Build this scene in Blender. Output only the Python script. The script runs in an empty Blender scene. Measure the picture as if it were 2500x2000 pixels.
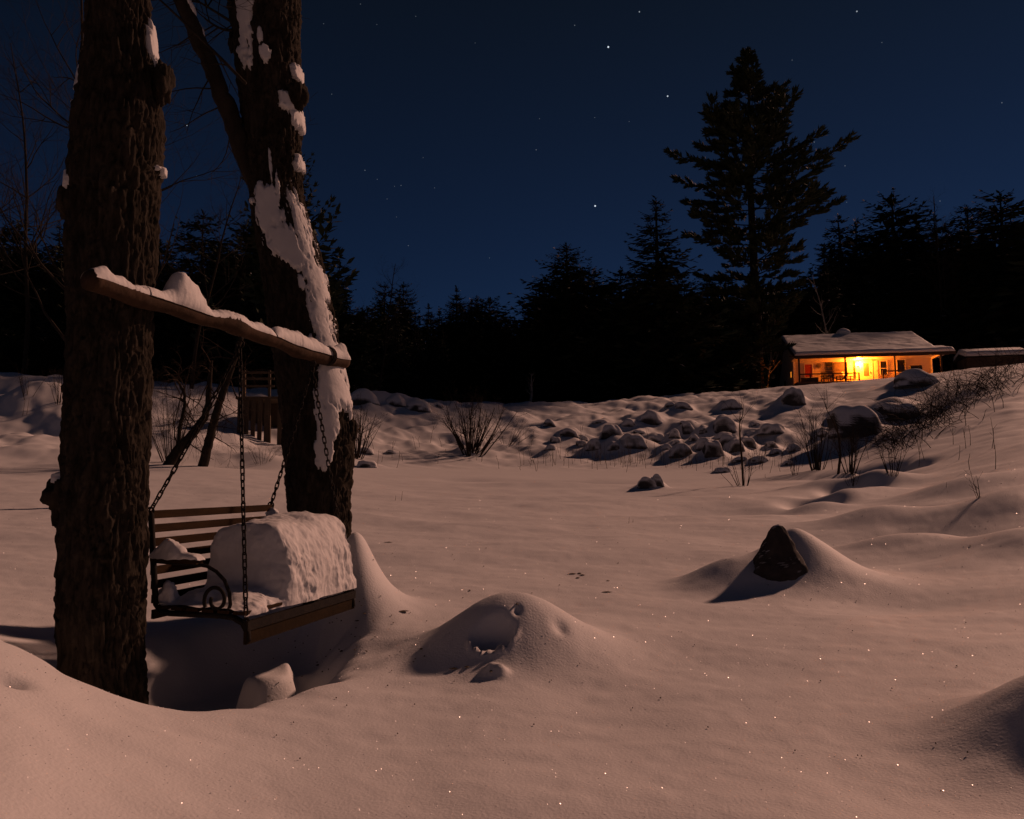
import bpy, math, random
import numpy as np
from mathutils import Vector, Matrix

random.seed(7)
RNG = np.random.default_rng(7)
C = bpy.context.scene.collection
scene = bpy.context.scene

# ------------------------------------------------------------------ camera
F = 1850.0                      # focal length in photo pixels (photo 2500 x 2000)
PITCH = math.atan(176.0 / F)    # horizon lies at row 1176
CZ = 1.15
cam_d = bpy.data.cameras.new('camera')
cam_d.sensor_fit = 'HORIZONTAL'; cam_d.sensor_width = 36.0
cam_d.lens = F / 2500.0 * 36.0
cam_d.clip_start = 0.05; cam_d.clip_end = 3000
cam = bpy.data.objects.new('camera', cam_d); C.objects.link(cam)
cam.location = (0, 0, CZ); cam.rotation_euler = (math.pi / 2 + PITCH, 0, 0)
scene.camera = cam

# ------------------------------------------------------------------ moonlit sky, stars, moon lamp, exposure
MOON_AZ, MOON_EL = math.radians(52), math.radians(31)
MOON = Vector((math.sin(MOON_AZ) * math.cos(MOON_EL), math.cos(MOON_AZ) * math.cos(MOON_EL), math.sin(MOON_EL)))
CP, SP = math.cos(PITCH), math.sin(PITCH)

def ray(x, y):
    u = (x - 1250.0) / F; v = (1000.0 - y) / F
    return Vector((u, CP - v * SP, SP + v * CP))
def at(x, y, Y):
    r = ray(x, y); k = Y / r.y
    return Vector((r.x * k, Y, CZ + r.z * k))

world = bpy.data.worlds.new('World'); scene.world = world; world.use_nodes = True
wn, wl = world.node_tree.nodes, world.node_tree.links
wn.clear()
out = wn.new('ShaderNodeOutputWorld')
bg = wn.new('ShaderNodeBackground'); bg.inputs['Strength'].default_value = 0.0155
sky = wn.new('ShaderNodeTexSky'); sky.sky_type = 'NISHITA'; sky.sun_disc = False
sky.sun_elevation = MOON_EL; sky.sun_rotation = MOON_AZ
sky.air_density = 1.0; sky.dust_density = 0.0; sky.ozone_density = 6.0
tint = wn.new('ShaderNodeMix'); tint.data_type = 'RGBA'; tint.blend_type = 'MULTIPLY'
tint.inputs['Factor'].default_value = 1.0
# a moonlit night sky: thin blue near the horizon, nearly black overhead
tcs = wn.new('ShaderNodeTexCoord'); sepz = wn.new('ShaderNodeSeparateXYZ'); wl.new(tcs.outputs['Generated'], sepz.inputs[0])
ramp = wn.new('ShaderNodeValToRGB'); ramp.color_ramp.elements[0].position = .20; ramp.color_ramp.elements[1].position = .56
ramp.color_ramp.elements[0].color = (0.24, 0.33, 0.52, 1); ramp.color_ramp.elements[1].color = (0.26, 0.24, 0.24, 1)
wl.new(sepz.outputs['Z'], ramp.inputs['Fac']); wl.new(ramp.outputs['Color'], tint.inputs['B'])
wl.new(sky.outputs[0], tint.inputs['A']); wl.new(tint.outputs['Result'], bg.inputs['Color'])
STARS = [(1485,115,1.0),(1453,503,1.0),(1630,235,.8),(1561,29,.55),(2092,28,.6),(456,306,.6),(1309,366,.3),(1403,62,.3),
         (891,416,.3),(979,453,.25),(921,438,.18),(963,455,.18),(945,486,.2),(1061,459,.2),(1934,147,.22),(1922,352,.3),(1988,347,.3),
         (2063,405,.28),(2446,251,.28),(1195,630,.22),(997,600,.25),(1015,40,.2),(810,230,.22),(480,430,.25),(1317,290,.2),(1536,297,.18),
         (2295,491,.25),(2067,494,.2),(1452,287,.2),(1160,105,.15),(920,60,.15),(1033,385,.15),(2153,104,.2),(880,10,.2),(790,58,.18),(968,530,.15)]
tc = wn.new('ShaderNodeTexCoord'); total = None
for sx, sy, b in STARS:
    d = ray(sx, sy).normalized()
    dn = wn.new('ShaderNodeVectorMath'); dn.operation = 'DISTANCE'; dn.inputs[1].default_value = d
    wl.new(tc.outputs['Generated'], dn.inputs[0])
    lt = wn.new('ShaderNodeMath'); lt.operation = 'LESS_THAN'; lt.inputs[1].default_value = 0.00040 + 0.00055 * b
    wl.new(dn.outputs['Value'], lt.inputs[0])
    mu = wn.new('ShaderNodeMath'); mu.operation = 'MULTIPLY'; mu.inputs[1].default_value = 0.9 * b * b + .05
    wl.new(lt.outputs[0], mu.inputs[0])
    if total is None: total = mu.outputs[0]
    else:
        ad = wn.new('ShaderNodeMath'); ad.operation = 'ADD'
        wl.new(total, ad.inputs[0]); wl.new(mu.outputs[0], ad.inputs[1]); total = ad.outputs[0]
sbg = wn.new('ShaderNodeBackground'); sbg.inputs['Color'].default_value = (.8, .9, 1, 1)
wl.new(total, sbg.inputs['Strength'])
addsh = wn.new('ShaderNodeAddShader')
wl.new(bg.outputs[0], addsh.inputs[0]); wl.new(sbg.outputs[0], addsh.inputs[1]); wl.new(addsh.outputs[0], out.inputs['Surface'])

sun_d = bpy.data.lights.new('moon', 'SUN'); sun_d.energy = 2.45; sun_d.angle = math.radians(3.0)
sun_d.color = (1.0, 0.525, 0.365)
sun = bpy.data.objects.new('moon', sun_d); C.objects.link(sun)
sun.rotation_euler = MOON.to_track_quat('Z', 'Y').to_euler(); sun.location = (30, 30, 40)
vs = scene.view_settings
vs.view_transform = 'Standard'; vs.look = 'None'; vs.exposure = 0.0; vs.gamma = 1.0; vs.use_curve_mapping = False
scene.cycles.max_bounces = 6
scene.cycles.sample_clamp_indirect = 4.0

# ------------------------------------------------------------------ numpy noise
def _h(ix, iy, iz, s):
    n = (ix * 374761393 + iy * 668265263 + iz * 1274126177 + s * 974634777) & 0xFFFFFFFF
    n = ((n ^ (n >> 13)) * 1103515245) & 0xFFFFFFFF
    n = ((n ^ (n >> 16)) * 2246822519) & 0xFFFFFFFF
    return ((n ^ (n >> 15)) & 0xFFFFFF) / float(0xFFFFFF)
def vnoise(x, y, z, s=0):
    x = np.asarray(x, float); y = np.asarray(y, float) + 0 * x; z = np.asarray(z, float) + 0 * x
    fx, fy, fz = np.floor(x), np.floor(y), np.floor(z)
    ix, iy, iz = fx.astype(np.int64), fy.astype(np.int64), fz.astype(np.int64)
    u, v, w = x - fx, y - fy, z - fz
    u = u * u * u * (u * (u * 6 - 15) + 10); v = v * v * v * (v * (v * 6 - 15) + 10); w = w * w * w * (w * (w * 6 - 15) + 10)
    r = 0
    for a in (0, 1):
        for b in (0, 1):
            for c in (0, 1):
                r = r + _h(ix + a, iy + b, iz + c, s) * (u if a else 1 - u) * (v if b else 1 - v) * (w if c else 1 - w)
    return r * 2 - 1
def fbm(x, y, z=0.0, s=0, o=4, g=.5):
    r = 0; a = 1.0; k = 1.0
    for i in range(o):
        r = r + a * vnoise(np.asarray(x) * k, np.asarray(y) * k, np.asarray(z) * k, s + i); a *= g; k *= 2.03
    return r
def worley(x, y, z, s=0):
    fx, fy, fz = np.floor(x), np.floor(y), np.floor(z)
    ix, iy, iz = fx.astype(np.int64), fy.astype(np.int64), fz.astype(np.int64)
    f1 = np.full(np.shape(x), 9.0); f2 = f1.copy(); cid = np.zeros(np.shape(x))
    for a in (-1, 0, 1):
        for b in (-1, 0, 1):
            for c in (-1, 0, 1):
                px = fx + a + _h(ix + a, iy + b, iz + c, s); py = fy + b + _h(ix + a, iy + b, iz + c, s + 1); pz = fz + c + _h(ix + a, iy + b, iz + c, s + 2)
                d = np.sqrt((px - x) ** 2 + (py - y) ** 2 + (pz - z) ** 2)
                nid = _h(ix + a, iy + b, iz + c, s + 3)
                cid = np.where(d < f1, nid, cid)
                f2 = np.where(d < f1, f1, np.minimum(f2, d)); f1 = np.minimum(f1, d)
    return f1, f2, cid

# ------------------------------------------------------------------ materials
def mat(name, col, rough=.8, spec=.3, var=None, scale=4., bump=0., bscale=30., metal=0., stretch=(1, 1, 1)):
    m = bpy.data.materials.new(name); m.use_nodes = True
    n, l = m.node_tree.nodes, m.node_tree.links
    p = n['Principled BSDF']
    p.inputs['Base Color'].default_value = (*col, 1); p.inputs['Roughness'].default_value = rough
    p.inputs['Specular IOR Level'].default_value = spec; p.inputs['Metallic'].default_value = metal
    t = n.new('ShaderNodeTexCoord'); mp = n.new('ShaderNodeMapping'); mp.inputs['Scale'].default_value = stretch
    l.new(t.outputs['Object'], mp.inputs['Vector'])
    if var:
        nz = n.new('ShaderNodeTexNoise'); nz.inputs['Scale'].default_value = scale; nz.inputs['Detail'].default_value = 6
        nz.inputs['Roughness'].default_value = .65
        cr = n.new('ShaderNodeValToRGB'); cr.color_ramp.elements[0].position = .32; cr.color_ramp.elements[1].position = .68
        cr.color_ramp.elements[0].color = (*col, 1); cr.color_ramp.elements[1].color = (*var, 1)
        l.new(mp.outputs[0], nz.inputs['Vector']); l.new(nz.outputs['Fac'], cr.inputs['Fac']); l.new(cr.outputs['Color'], p.inputs['Base Color'])
    if bump:
        bz = n.new('ShaderNodeTexNoise'); bz.inputs['Scale'].default_value = bscale; bz.inputs['Detail'].default_value = 5
        bp = n.new('ShaderNodeBump'); bp.inputs['Strength'].default_value = bump; bp.inputs['Distance'].default_value = .01
        l.new(mp.outputs[0], bz.inputs['Vector']); l.new(bz.outputs['Fac'], bp.inputs['Height']); l.new(bp.outputs[0], p.inputs['Normal'])
    return m
def emat(name, col, strength):
    m = mat(name, col, .5)
    p = m.node_tree.nodes['Principled BSDF']
    p.inputs['Emission Color'].default_value = (*col, 1); p.inputs['Emission Strength'].default_value = strength
    return m
def snow_over(name, under, under2, lo, hi, scale=3.):
    """snow lies where the surface faces up, bare stuff shows on steep sides"""
    m = mat(name, under, .85, .2, under2, scale, .5, 18.)
    n, l = m.node_tree.nodes, m.node_tree.links
    p = n['Principled BSDF']; src = p.inputs['Base Color'].links[0].from_socket
    g = n.new('ShaderNodeNewGeometry'); sp = n.new('ShaderNodeSeparateXYZ'); l.new(g.outputs['True Normal'], sp.inputs[0])
    nz = n.new('ShaderNodeTexNoise'); nz.inputs['Scale'].default_value = 2.2; nz.inputs['Detail'].default_value = 4
    t = n.new('ShaderNodeTexCoord'); l.new(t.outputs['Object'], nz.inputs['Vector'])
    ad = n.new('ShaderNodeMath'); ad.operation = 'MULTIPLY_ADD'; ad.inputs[1].default_value = .5; l.new(nz.outputs['Fac'], ad.inputs[0])
    l.new(sp.outputs['Z'], ad.inputs[2])
    mr = n.new('ShaderNodeMapRange'); mr.inputs['From Min'].default_value = lo + .25; mr.inputs['From Max'].default_value = hi + .25
    l.new(ad.outputs[0], mr.inputs['Value'])
    mx = n.new('ShaderNodeMix'); mx.data_type = 'RGBA'; mx.inputs['B'].default_value = (.60, .60, .61, 1)
    l.new(src, mx.inputs['A']); l.new(mr.outputs[0], mx.inputs['Factor']); l.new(mx.outputs['Result'], p.inputs['Base Color'])
    return m
M = {}
M['snow'] = mat('snow', (.59, .59, .60), .65, .25, (.64, .64, .645), 1.3, .30, 75.)
M['snow_rough'] = mat('snow_rough', (.57, .57, .58), .7, .25, (.64, .64, .645), 9., .35, 40.)
M['bark'] = mat('bark', (.012, .010, .0075), .95, .05, (.050, .041, .032), 16., 1., 70., stretch=(1, 1, .3))
M['bark_dark'] = mat('bark_dark', (.016, .0135, .011), .95, .05, (.04, .033, .027), 9., .6, 60., stretch=(1, 1, .4))
M['twig'] = mat('twig', (.026, .019, .014), .9, .05, (.045, .032, .024), 3.)
M['birch'] = mat('birch', (.34, .31, .27), .8, .2, (.14, .12, .10), 6., .3, 30.)
M['weed'] = mat('weed', (.11, .075, .045), .9, .1, (.07, .05, .03), 3.)
M['needle'] = mat('needle', (.030, .040, .022), .8, .15, (.045, .058, .032), 1.5)
M['needle_far'] = mat('needle_far', (.024, .032, .020), .85, .1, (.036, .045, .027), .6)
M['rock'] = snow_over('rock_snow', (.035, .033, .033), (.06, .056, .055), .05, .29)
M['log'] = mat('log', (.065, .038, .024), .85, .08, (.03, .02, .013), 7., .7, 25., stretch=(1, 1, 1))
M['iron'] = mat('iron', (.010, .009, .009), .7, .08, (.022, .018, .015), 20., .3, 80.)
M['slat'] = mat('slat', (.042, .024, .012), .8, .05, (.024, .014, .008), 6., .3, 40., stretch=(1, 1, 6))
M['apron'] = mat('apron', (.030, .019, .010), .85, .05, (.018, .012, .007), 6., .3, 40.)
M['leaf'] = mat('leaf', (.07, .05, .03), .8, .2)
M['siding'] = mat('siding', (.70, .58, .42), .6, .3, (.64, .52, .37), 3.)
M['trim'] = mat('trim', (.76, .72, .62), .5, .3)
M['gable'] = mat('gable', (.78, .75, .70), .7, .2, (.70, .67, .62), 2.)
M['darkwood'] = mat('darkwood', (.045, .03, .02), .7, .25, (.07, .045, .03), 5.)
M['oldwood'] = mat('oldwood', (.10, .07, .045), .85, .2, (.06, .045, .03), 5., .4, 25., stretch=(1, 1, .3))
M['roofing'] = mat('roofing', (.05, .045, .042), .85, .2)
M['glass'] = mat('glass', (.015, .015, .017), .08, .5)
M['curtain'] = mat('curtain', (.45, .06, .03), .8, .2, (.30, .035, .02), 6., .5, 8., stretch=(4, 1, .2))
M['blind'] = mat('blind', (.14, .10, .07), .7, .2)
M['chairwood'] = mat('chairwood', (.52, .40, .26), .6, .3)
M['chairdark'] = mat('chairdark', (.03, .022, .018), .6, .3)
M['doorpaint'] = mat('doorpaint', (.74, .68, .54), .5, .3)
M['grill'] = mat('grill', (.018, .018, .018), .4, .5)
M['deck'] = mat('deck', (.20, .14, .09), .8, .2, (.13, .09, .06), 4.)
M['bulb'] = emat('bulb', (1, .62, .2), 200.)
M['litpane'] = emat('litpane', (1, .30, .02), .9)
M['glint'] = mat('glint', (.60, .60, .61), .30, 1.)

# ------------------------------------------------------------------ mesh helpers
class MB:
    def __init__(s): s.v = []; s.f = []
    def add(s, verts, faces):
        o = len(s.v); s.v.extend([tuple(p) for p in verts]); s.f.extend([tuple(i + o for i in f) for f in faces])
    def tube(s, pts, rad, n=6, cap=True):
        pts = [Vector(p) for p in pts]; k = len(pts); o = len(s.v)
        if not hasattr(rad, '__len__'): rad = [rad] * k
        a = None
        for i, p in enumerate(pts):
            t = (pts[min(i + 1, k - 1)] - pts[max(i - 1, 0)])
            t = t.normalized() if t.length > 1e-9 else Vector((0, 0, 1))
            if a is None: a = t.orthogonal().normalized()
            a = (a - t * a.dot(t)); a = a.normalized() if a.length > 1e-6 else t.orthogonal().normalized()
            b = t.cross(a)
            for j in range(n):
                w = 2 * math.pi * j / n
                q = p + (a * math.cos(w) + b * math.sin(w)) * rad[i]; s.v.append((q.x, q.y, q.z))
        for i in range(k - 1):
            for j in range(n):
                s.f.append((o + i * n + j, o + i * n + (j + 1) % n, o + (i + 1) * n + (j + 1) % n, o + (i + 1) * n + j))
        if cap:
            s.f.append(tuple(o + j for j in reversed(range(n)))); s.f.append(tuple(o + (k - 1) * n + j for j in range(n)))
        return s
    def box(s, lo, hi, mtx=None):
        x0, y0, z0 = lo; x1, y1, z1 = hi
        v = [(x0,y0,z0),(x1,y0,z0),(x1,y1,z0),(x0,y1,z0),(x0,y0,z1),(x1,y0,z1),(x1,y1,z1),(x0,y1,z1)]
        if mtx is not None: v = [tuple(mtx @ Vector(p)) for p in v]
        s.add(v, [(0,3,2,1),(4,5,6,7),(0,1,5,4),(1,2,6,5),(2,3,7,6),(3,0,4,7)]); return s
    def bar(s, a, b, w, h, up=(0, 0, 1)):
        a = Vector(a); b = Vector(b); t = (b - a).normalized(); sd = t.cross(Vector(up))
        sd = sd.normalized() if sd.length > 1e-6 else t.orthogonal().normalized(); u = sd.cross(t)
        v = []
        for p in (a, b):
            for i, j in ((-1, -1), (1, -1), (1, 1), (-1, 1)): v.append(p + sd * (w / 2 * i) + u * (h / 2 * j))
        s.add(v, [(0,1,2,3),(7,6,5,4),(0,4,5,1),(1,5,6,2),(2,6,7,3),(3,7,4,0)]); return s
    def mesh(s, name, loc=None):
        me = bpy.data.meshes.new(name)
        v = s.v if loc is None else [(p[0] - loc[0], p[1] - loc[1], p[2] - loc[2]) for p in s.v]
        me.from_pydata(v, [], s.f); me.update(); return me
def np_mesh(name, v, quads):
    me = bpy.data.meshes.new(name); v = np.asarray(v, np.float32); q = np.asarray(quads, np.int32)
    me.vertices.add(len(v)); me.vertices.foreach_set('co', v.ravel())
    k = q.shape[1]
    me.loops.add(q.size); me.loops.foreach_set('vertex_index', q.ravel())
    me.polygons.add(len(q)); me.polygons.foreach_set('loop_start', np.arange(0, q.size, k, dtype=np.int32))
    me.polygons.foreach_set('loop_total', np.full(len(q), k, np.int32)); me.update(calc_edges=True); me.validate(); return me
def grid_quads(nr, nc, wrap=False):
    r = np.arange(nr - 1)[:, None]; c = np.arange(nc if wrap else nc - 1)[None, :]
    a = r * nc + c; b = r * nc + (c + 1) % nc
    return np.stack([a, b, b + nc, a + nc], -1).reshape(-1, 4)
def link(name, me, m, parent=None, loc=None, smooth=False):
    o = bpy.data.objects.new(name, me); C.objects.link(o)
    if m is not None and len(me.materials) == 0: me.materials.append(M[m] if isinstance(m, str) else m)
    if smooth: me.polygons.foreach_set('use_smooth', [True] * len(me.polygons))
    if parent is not None: o.parent = parent
    if loc is not None: o.location = loc
    return o
def part(name, mb, m, t, smooth=False, world=True):
    """mesh given in world coordinates, under an unrotated thing t"""
    if isinstance(mb, MB):
        me = mb.mesh(name, t['_o'] if world and '_o' in t else None)
    else: me = mb
    return link(name, me, m, t, None, smooth)
def tag(o, label, cat, group=None, kind=None):
    o['label'] = label; o['category'] = cat
    if group: o['group'] = group
    if kind: o['kind'] = kind
    return o
def thing(name, label, cat, loc, group=None, rz=0):
    o = bpy.data.objects.new(name, None); C.objects.link(o); o.location = loc; o.rotation_euler = (0, 0, rz)
    o.empty_display_size = .2
    o['_o'] = (0.0, 0.0, 0.0) if rz else tuple(loc)
    return tag(o, label, cat, group)
def solo(name, mb, m, label, cat, loc, group=None, smooth=False, kind=None):
    o = link(name, mb.mesh(name, loc) if isinstance(mb, MB) else mb, m, None, loc, smooth)
    return tag(o, label, cat, group, kind)
def copy_thing(t, loc, rz, sc, label, group):
    o = t.copy(); C.objects.link(o); o.location = loc; o.rotation_euler = (0, 0, rz); o.scale = sc
    o['label'] = label; o['group'] = group
    for c in t.children:
        d = c.copy(); C.objects.link(d); d.parent = o
    return o

ORD = ('first second third fourth fifth sixth seventh eighth ninth tenth eleventh twelfth thirteenth fourteenth fifteenth sixteenth seventeenth eighteenth '
       'nineteenth twentieth twenty-first twenty-second twenty-third twenty-fourth twenty-fifth twenty-sixth twenty-seventh twenty-eighth twenty-ninth thirtieth').split()
# ================================================================== GROUND
COLS = {
 -700: [(1.5,-.72),(2.2,-.64),(2.9,-.55),(3.4,-.52),(4.2,-.7),(6,-.75),(9,-.6),(13,-.2),(18,.5),(22,1.2),(27,2.6),(32,4.4),(36,5),(60,6.5),(100,9),(500,14)],
 0:   [(1.5,-.80),(2.2,-.74),(2.8,-.62),(3.2,-.57),(3.5,-.60),(4.0,-.80),(5,-.88),(6.5,-.85),(9,-.72),(13,-.42),(18,.1),(22,.6),(24,1.0),(27,1.9),(30,3.1),(33,4.7),(36,5.0),(50,6),(100,9),(500,14)],
 300: [(1.5,-1.0),(2.4,-.92),(3.0,-.84),(3.35,-.83),(3.7,-.92),(4.2,-1.02),(5,-1.0),(6.5,-.92),(9,-.75),(13,-.45),(18,.05),(22,.45),(24,.85),(27,1.8),(30,3.0),(33,4.4),(36,4.8),(50,6),(100,9),(500,14)],
 600: [(1.5,-1.1),(2.4,-1.03),(3.2,-.97),(4.2,-1.0),(5,-1.0),(6.5,-.93),(9,-.77),(13,-.48),(18,0),(23,.42),(26,.95),(29,2.0),(32,3.2),(35,4.4),(39,4.9),(50,6),(100,9),(500,14)],
 850: [(1.5,-1.1),(2.4,-1.07),(3.3,-1.05),(4.5,-1.02),(6,-.95),(8,-.84),(11,-.64),(15,-.38),(20,-.05),(25,.35),(29,.7),(33,1.9),(37,3.2),(41,4.7),(46,5.0),(60,6),(100,9),(500,14)],
 1100:[(1.5,-1.1),(2.4,-1.07),(3.3,-1.06),(4.5,-1.03),(6,-.955),(8,-.84),(11,-.66),(15,-.42),(20,-.12),(26,.3),(31,.7),(36,2.0),(41,3.6),(45,4.75),(50,5.0),(60,5.6),(100,9),(500,14)],
 1400:[(1.5,-1.1),(2.4,-1.07),(3.3,-1.06),(4.5,-1.03),(6,-.955),(8,-.84),(11,-.66),(15,-.42),(20,-.15),(26,.22),(31,.6),(36,2.0),(42,3.9),(46,4.85),(50,5.1),(60,6),(100,9),(500,14)],
 1700:[(1.5,-1.1),(2.4,-1.07),(3.3,-1.06),(4.5,-1.03),(6,-.955),(8,-.84),(11,-.66),(15,-.40),(20,-.1),(26,.3),(30,.7),(36,2.2),(42,4.0),(47,5.2),(53,6.0),(62,6.9),(100,10),(500,14)],
 2000:[(1.5,-1.08),(2.4,-1.06),(3.3,-1.05),(4.5,-1.01),(6,-.94),(8,-.81),(11,-.62),(15,-.33),(20,0),(24,.4),(28,1.0),(33,2.2),(40,4.0),(48,5.95),(54,7.0),(62,7.9),(80,8.6),(100,10),(500,15)],
 2250:[(1.5,-1.05),(2.4,-1.04),(3.3,-1.03),(4.5,-.99),(6,-.92),(8,-.79),(11,-.55),(15,-.2),(19,.3),(24,1.15),(30,2.5),(38,4.5),(46,6.5),(52,7.5),(62,8.0),(80,8.6),(100,10),(500,15)],
 2500:[(1.5,-1.0),(2.4,-1.0),(3.3,-.98),(4.5,-.93),(6,-.82),(8,-.60),(11,-.15),(15,.5),(20,1.4),(26,2.75),(34,4.6),(42,6.6),(48,7.6),(60,8.2),(80,8.8),(100,10),(500,15)],
 3100:[(1.5,-.95),(2.4,-.95),(3.3,-.9),(4.5,-.8),(6,-.6),(8,-.3),(11,.3),(15,1.1),(20,2.2),(26,3.7),(34,5.8),(42,7.6),(48,8.2),(60,8.8),(80,9.4),(100,10),(500,15)],
}
TG = np.linspace(-1.6, 1.6, 401); LG = np.linspace(math.log(1.0), math.log(500), 900)
_xs = sorted(COLS); _tc = np.array([(x - 1250) / F for x in _xs])
_prof = np.array([np.interp(LG, [math.log(p[0]) for p in COLS[x]], [p[1] for p in COLS[x]]) for x in _xs])
_tab = np.array([np.interp(TG, _tc, _prof[:, j]) for j in range(len(LG))])      # [Y, t]
def _blur(a, sig, ax):
    k = np.arange(-int(3 * sig), int(3 * sig) + 1); w = np.exp(-.5 * (k / sig) ** 2); w /= w.sum()
    p = [(0, 0), (0, 0)]; p[ax] = (len(k) // 2, len(k) // 2)
    b = np.pad(a, p, mode='edge')
    return np.apply_along_axis(lambda r: np.convolve(r, w, 'valid'), ax, b)
_tab = _blur(_blur(_tab, 9, 0), 7, 1)
BN = Vector((.272, .962, 0)).normalized()         # along the beam and the swing
BP = Vector((-BN.y, BN.x, 0))                     # towards the back of the swing
# gaussian bumps and dents: (X, Y, sigma x, sigma y, height, rotation in degrees)
def PX(x, Y): return (x - 1250) / F * Y
BUMPS = [
 (PX(1320,4.9),4.9,.42,.3,.07,0),
 (PX(1760,6.75),6.75,.26,.22,.17,0),(PX(2030,6.9),6.9,.30,.25,.06,0),
 (2.16,2.95,.24,.32,.28,0),
 # dips and waves out on the right
 (PX(1800,13.0),13.4,1.0,.7,-0.256,0),(PX(1720,12.6),12.9,.28,.3,-0.224,0),(PX(2160,11.2),11.2,.50,.35,-0.320,0),(PX(2130,10.4),10.2,.5,.3,0.160,0),
 (PX(2190,8.9),9.0,.55,.28,-0.192,0),(PX(2180,8.4),8.5,.55,.25,0.112,0),(PX(2480,8.6),8.6,.6,.4,-0.320,0),(PX(2330,10.9),10.9,.45,.3,-0.160,0),(PX(2450,11.8),11.8,1.1,.55,-0.320,0),
 (PX(2420,9.9),9.9,.7,.4,0.192,0),(PX(2460,7.6),7.6,.7,.35,0.192,0),(PX(2500,10.6),10.4,.7,.5,0.224,0),
 (PX(2300,7.6),7.6,.6,.2,-0.056,0),(PX(1860,5.4),5.4,.5,.2,-0.032,0),(PX(2150,5.9),5.9,.5,.25,-0.048,0),
 # gully with footprints going up to the right
 (PX(1985,14.4),14.4,.35,.35,-0.480,0),(PX(2035,15.4),15.4,.35,.35,-0.544,0),(PX(2070,16.2),16.2,.32,.32,-0.480,0),(PX(2115,17.4),17.4,.45,.45,-0.640,0),
 (PX(2150,18.6),18.8,.40,.5,-0.672,0),(PX(2185,20.2),20.2,.40,.6,-0.880,0),(PX(2100,19.8),19.8,.55,.3,-0.560,0),(PX(2060,21.0),21.0,.8,.35,-0.640,0),
 (PX(2070,15.0),14.9,.6,.35,0.256,0),(PX(2150,16.8),16.6,.5,.4,0.256,0),
 (PX(2080,15.6),15.6,.32,.30,.26,0),(PX(2035,14.4),14.4,.34,.30,.22,0),(PX(2120,17.0),17.0,.34,.34,.34,0),(PX(2165,18.6),18.6,.36,.36,.40,0),(PX(1990,13.4),13.4,.36,.30,.18,0),(PX(2200,20.2),20.2,.42,.40,.45,0),(PX(2090,18.8),18.8,.45,.35,.32,0),(PX(2030,17.2),17.2,.5,.4,.22,0),
 (PX(2140,10.6),10.6,.55,.30,.17,0),(PX(2470,8.7),8.7,.55,.35,.22,0),(PX(2430,11.9),11.9,.8,.45,.26,0),(PX(2240,8.5),8.5,.6,.28,.10,0),(PX(2330,13.2),13.2,.7,.4,.18,0),(PX(1760,12.5),12.3,.9,.35,.10,0),
 # field ripples
 (PX(1400,21.5),21.5,1.6,.5,-.16,0),(PX(1330,20.5),20.4,1.2,.45,.10,0),(PX(1130,22),22.5,.7,.4,-.10,0),(PX(1590,17.0),17.0,1.5,.6,-.08,0),(PX(1590,16.6),16.2,1.6,.5,.05,0),
 # left bank swellings
 (PX(50,29),29.5,1.3,.9,.9,0),(PX(30,27),27.2,1.6,.6,-.35,0),(PX(120,26.5),26.6,.6,.5,-.4,0),(PX(90,23),23.,1.5,.6,.12,0),
 (PX(420,25),25.4,.9,.8,.4,0),(PX(620,24),24.5,1.2,.5,.25,0),(PX(560,23),23.,1.0,.4,-.12,0),
 # right-hand cut bank
 (PX(2110,30),30.6,2.3,1.2,-1.0,0),(PX(2230,33),33.5,2.4,1.2,-.8,20),(PX(2100,27.5),27.2,2.0,.8,.25,0),
 # tree wells
 (PX(230,4.2),4.3,.35,.35,-.06,0),(PX(780,5.9),5.9,.30,.30,.10,0),
 (PX(900,5.75),5.75,.20,.26,.22,0),(PX(870,5.9),5.9,.12,.2,.34,0),
 (PX(45,2.75),2.75,.05,.04,-.055,20),(PX(130,2.55),2.6,.10,.08,-.02,0),
]
PIT = (-1.72, 4.62)
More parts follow.
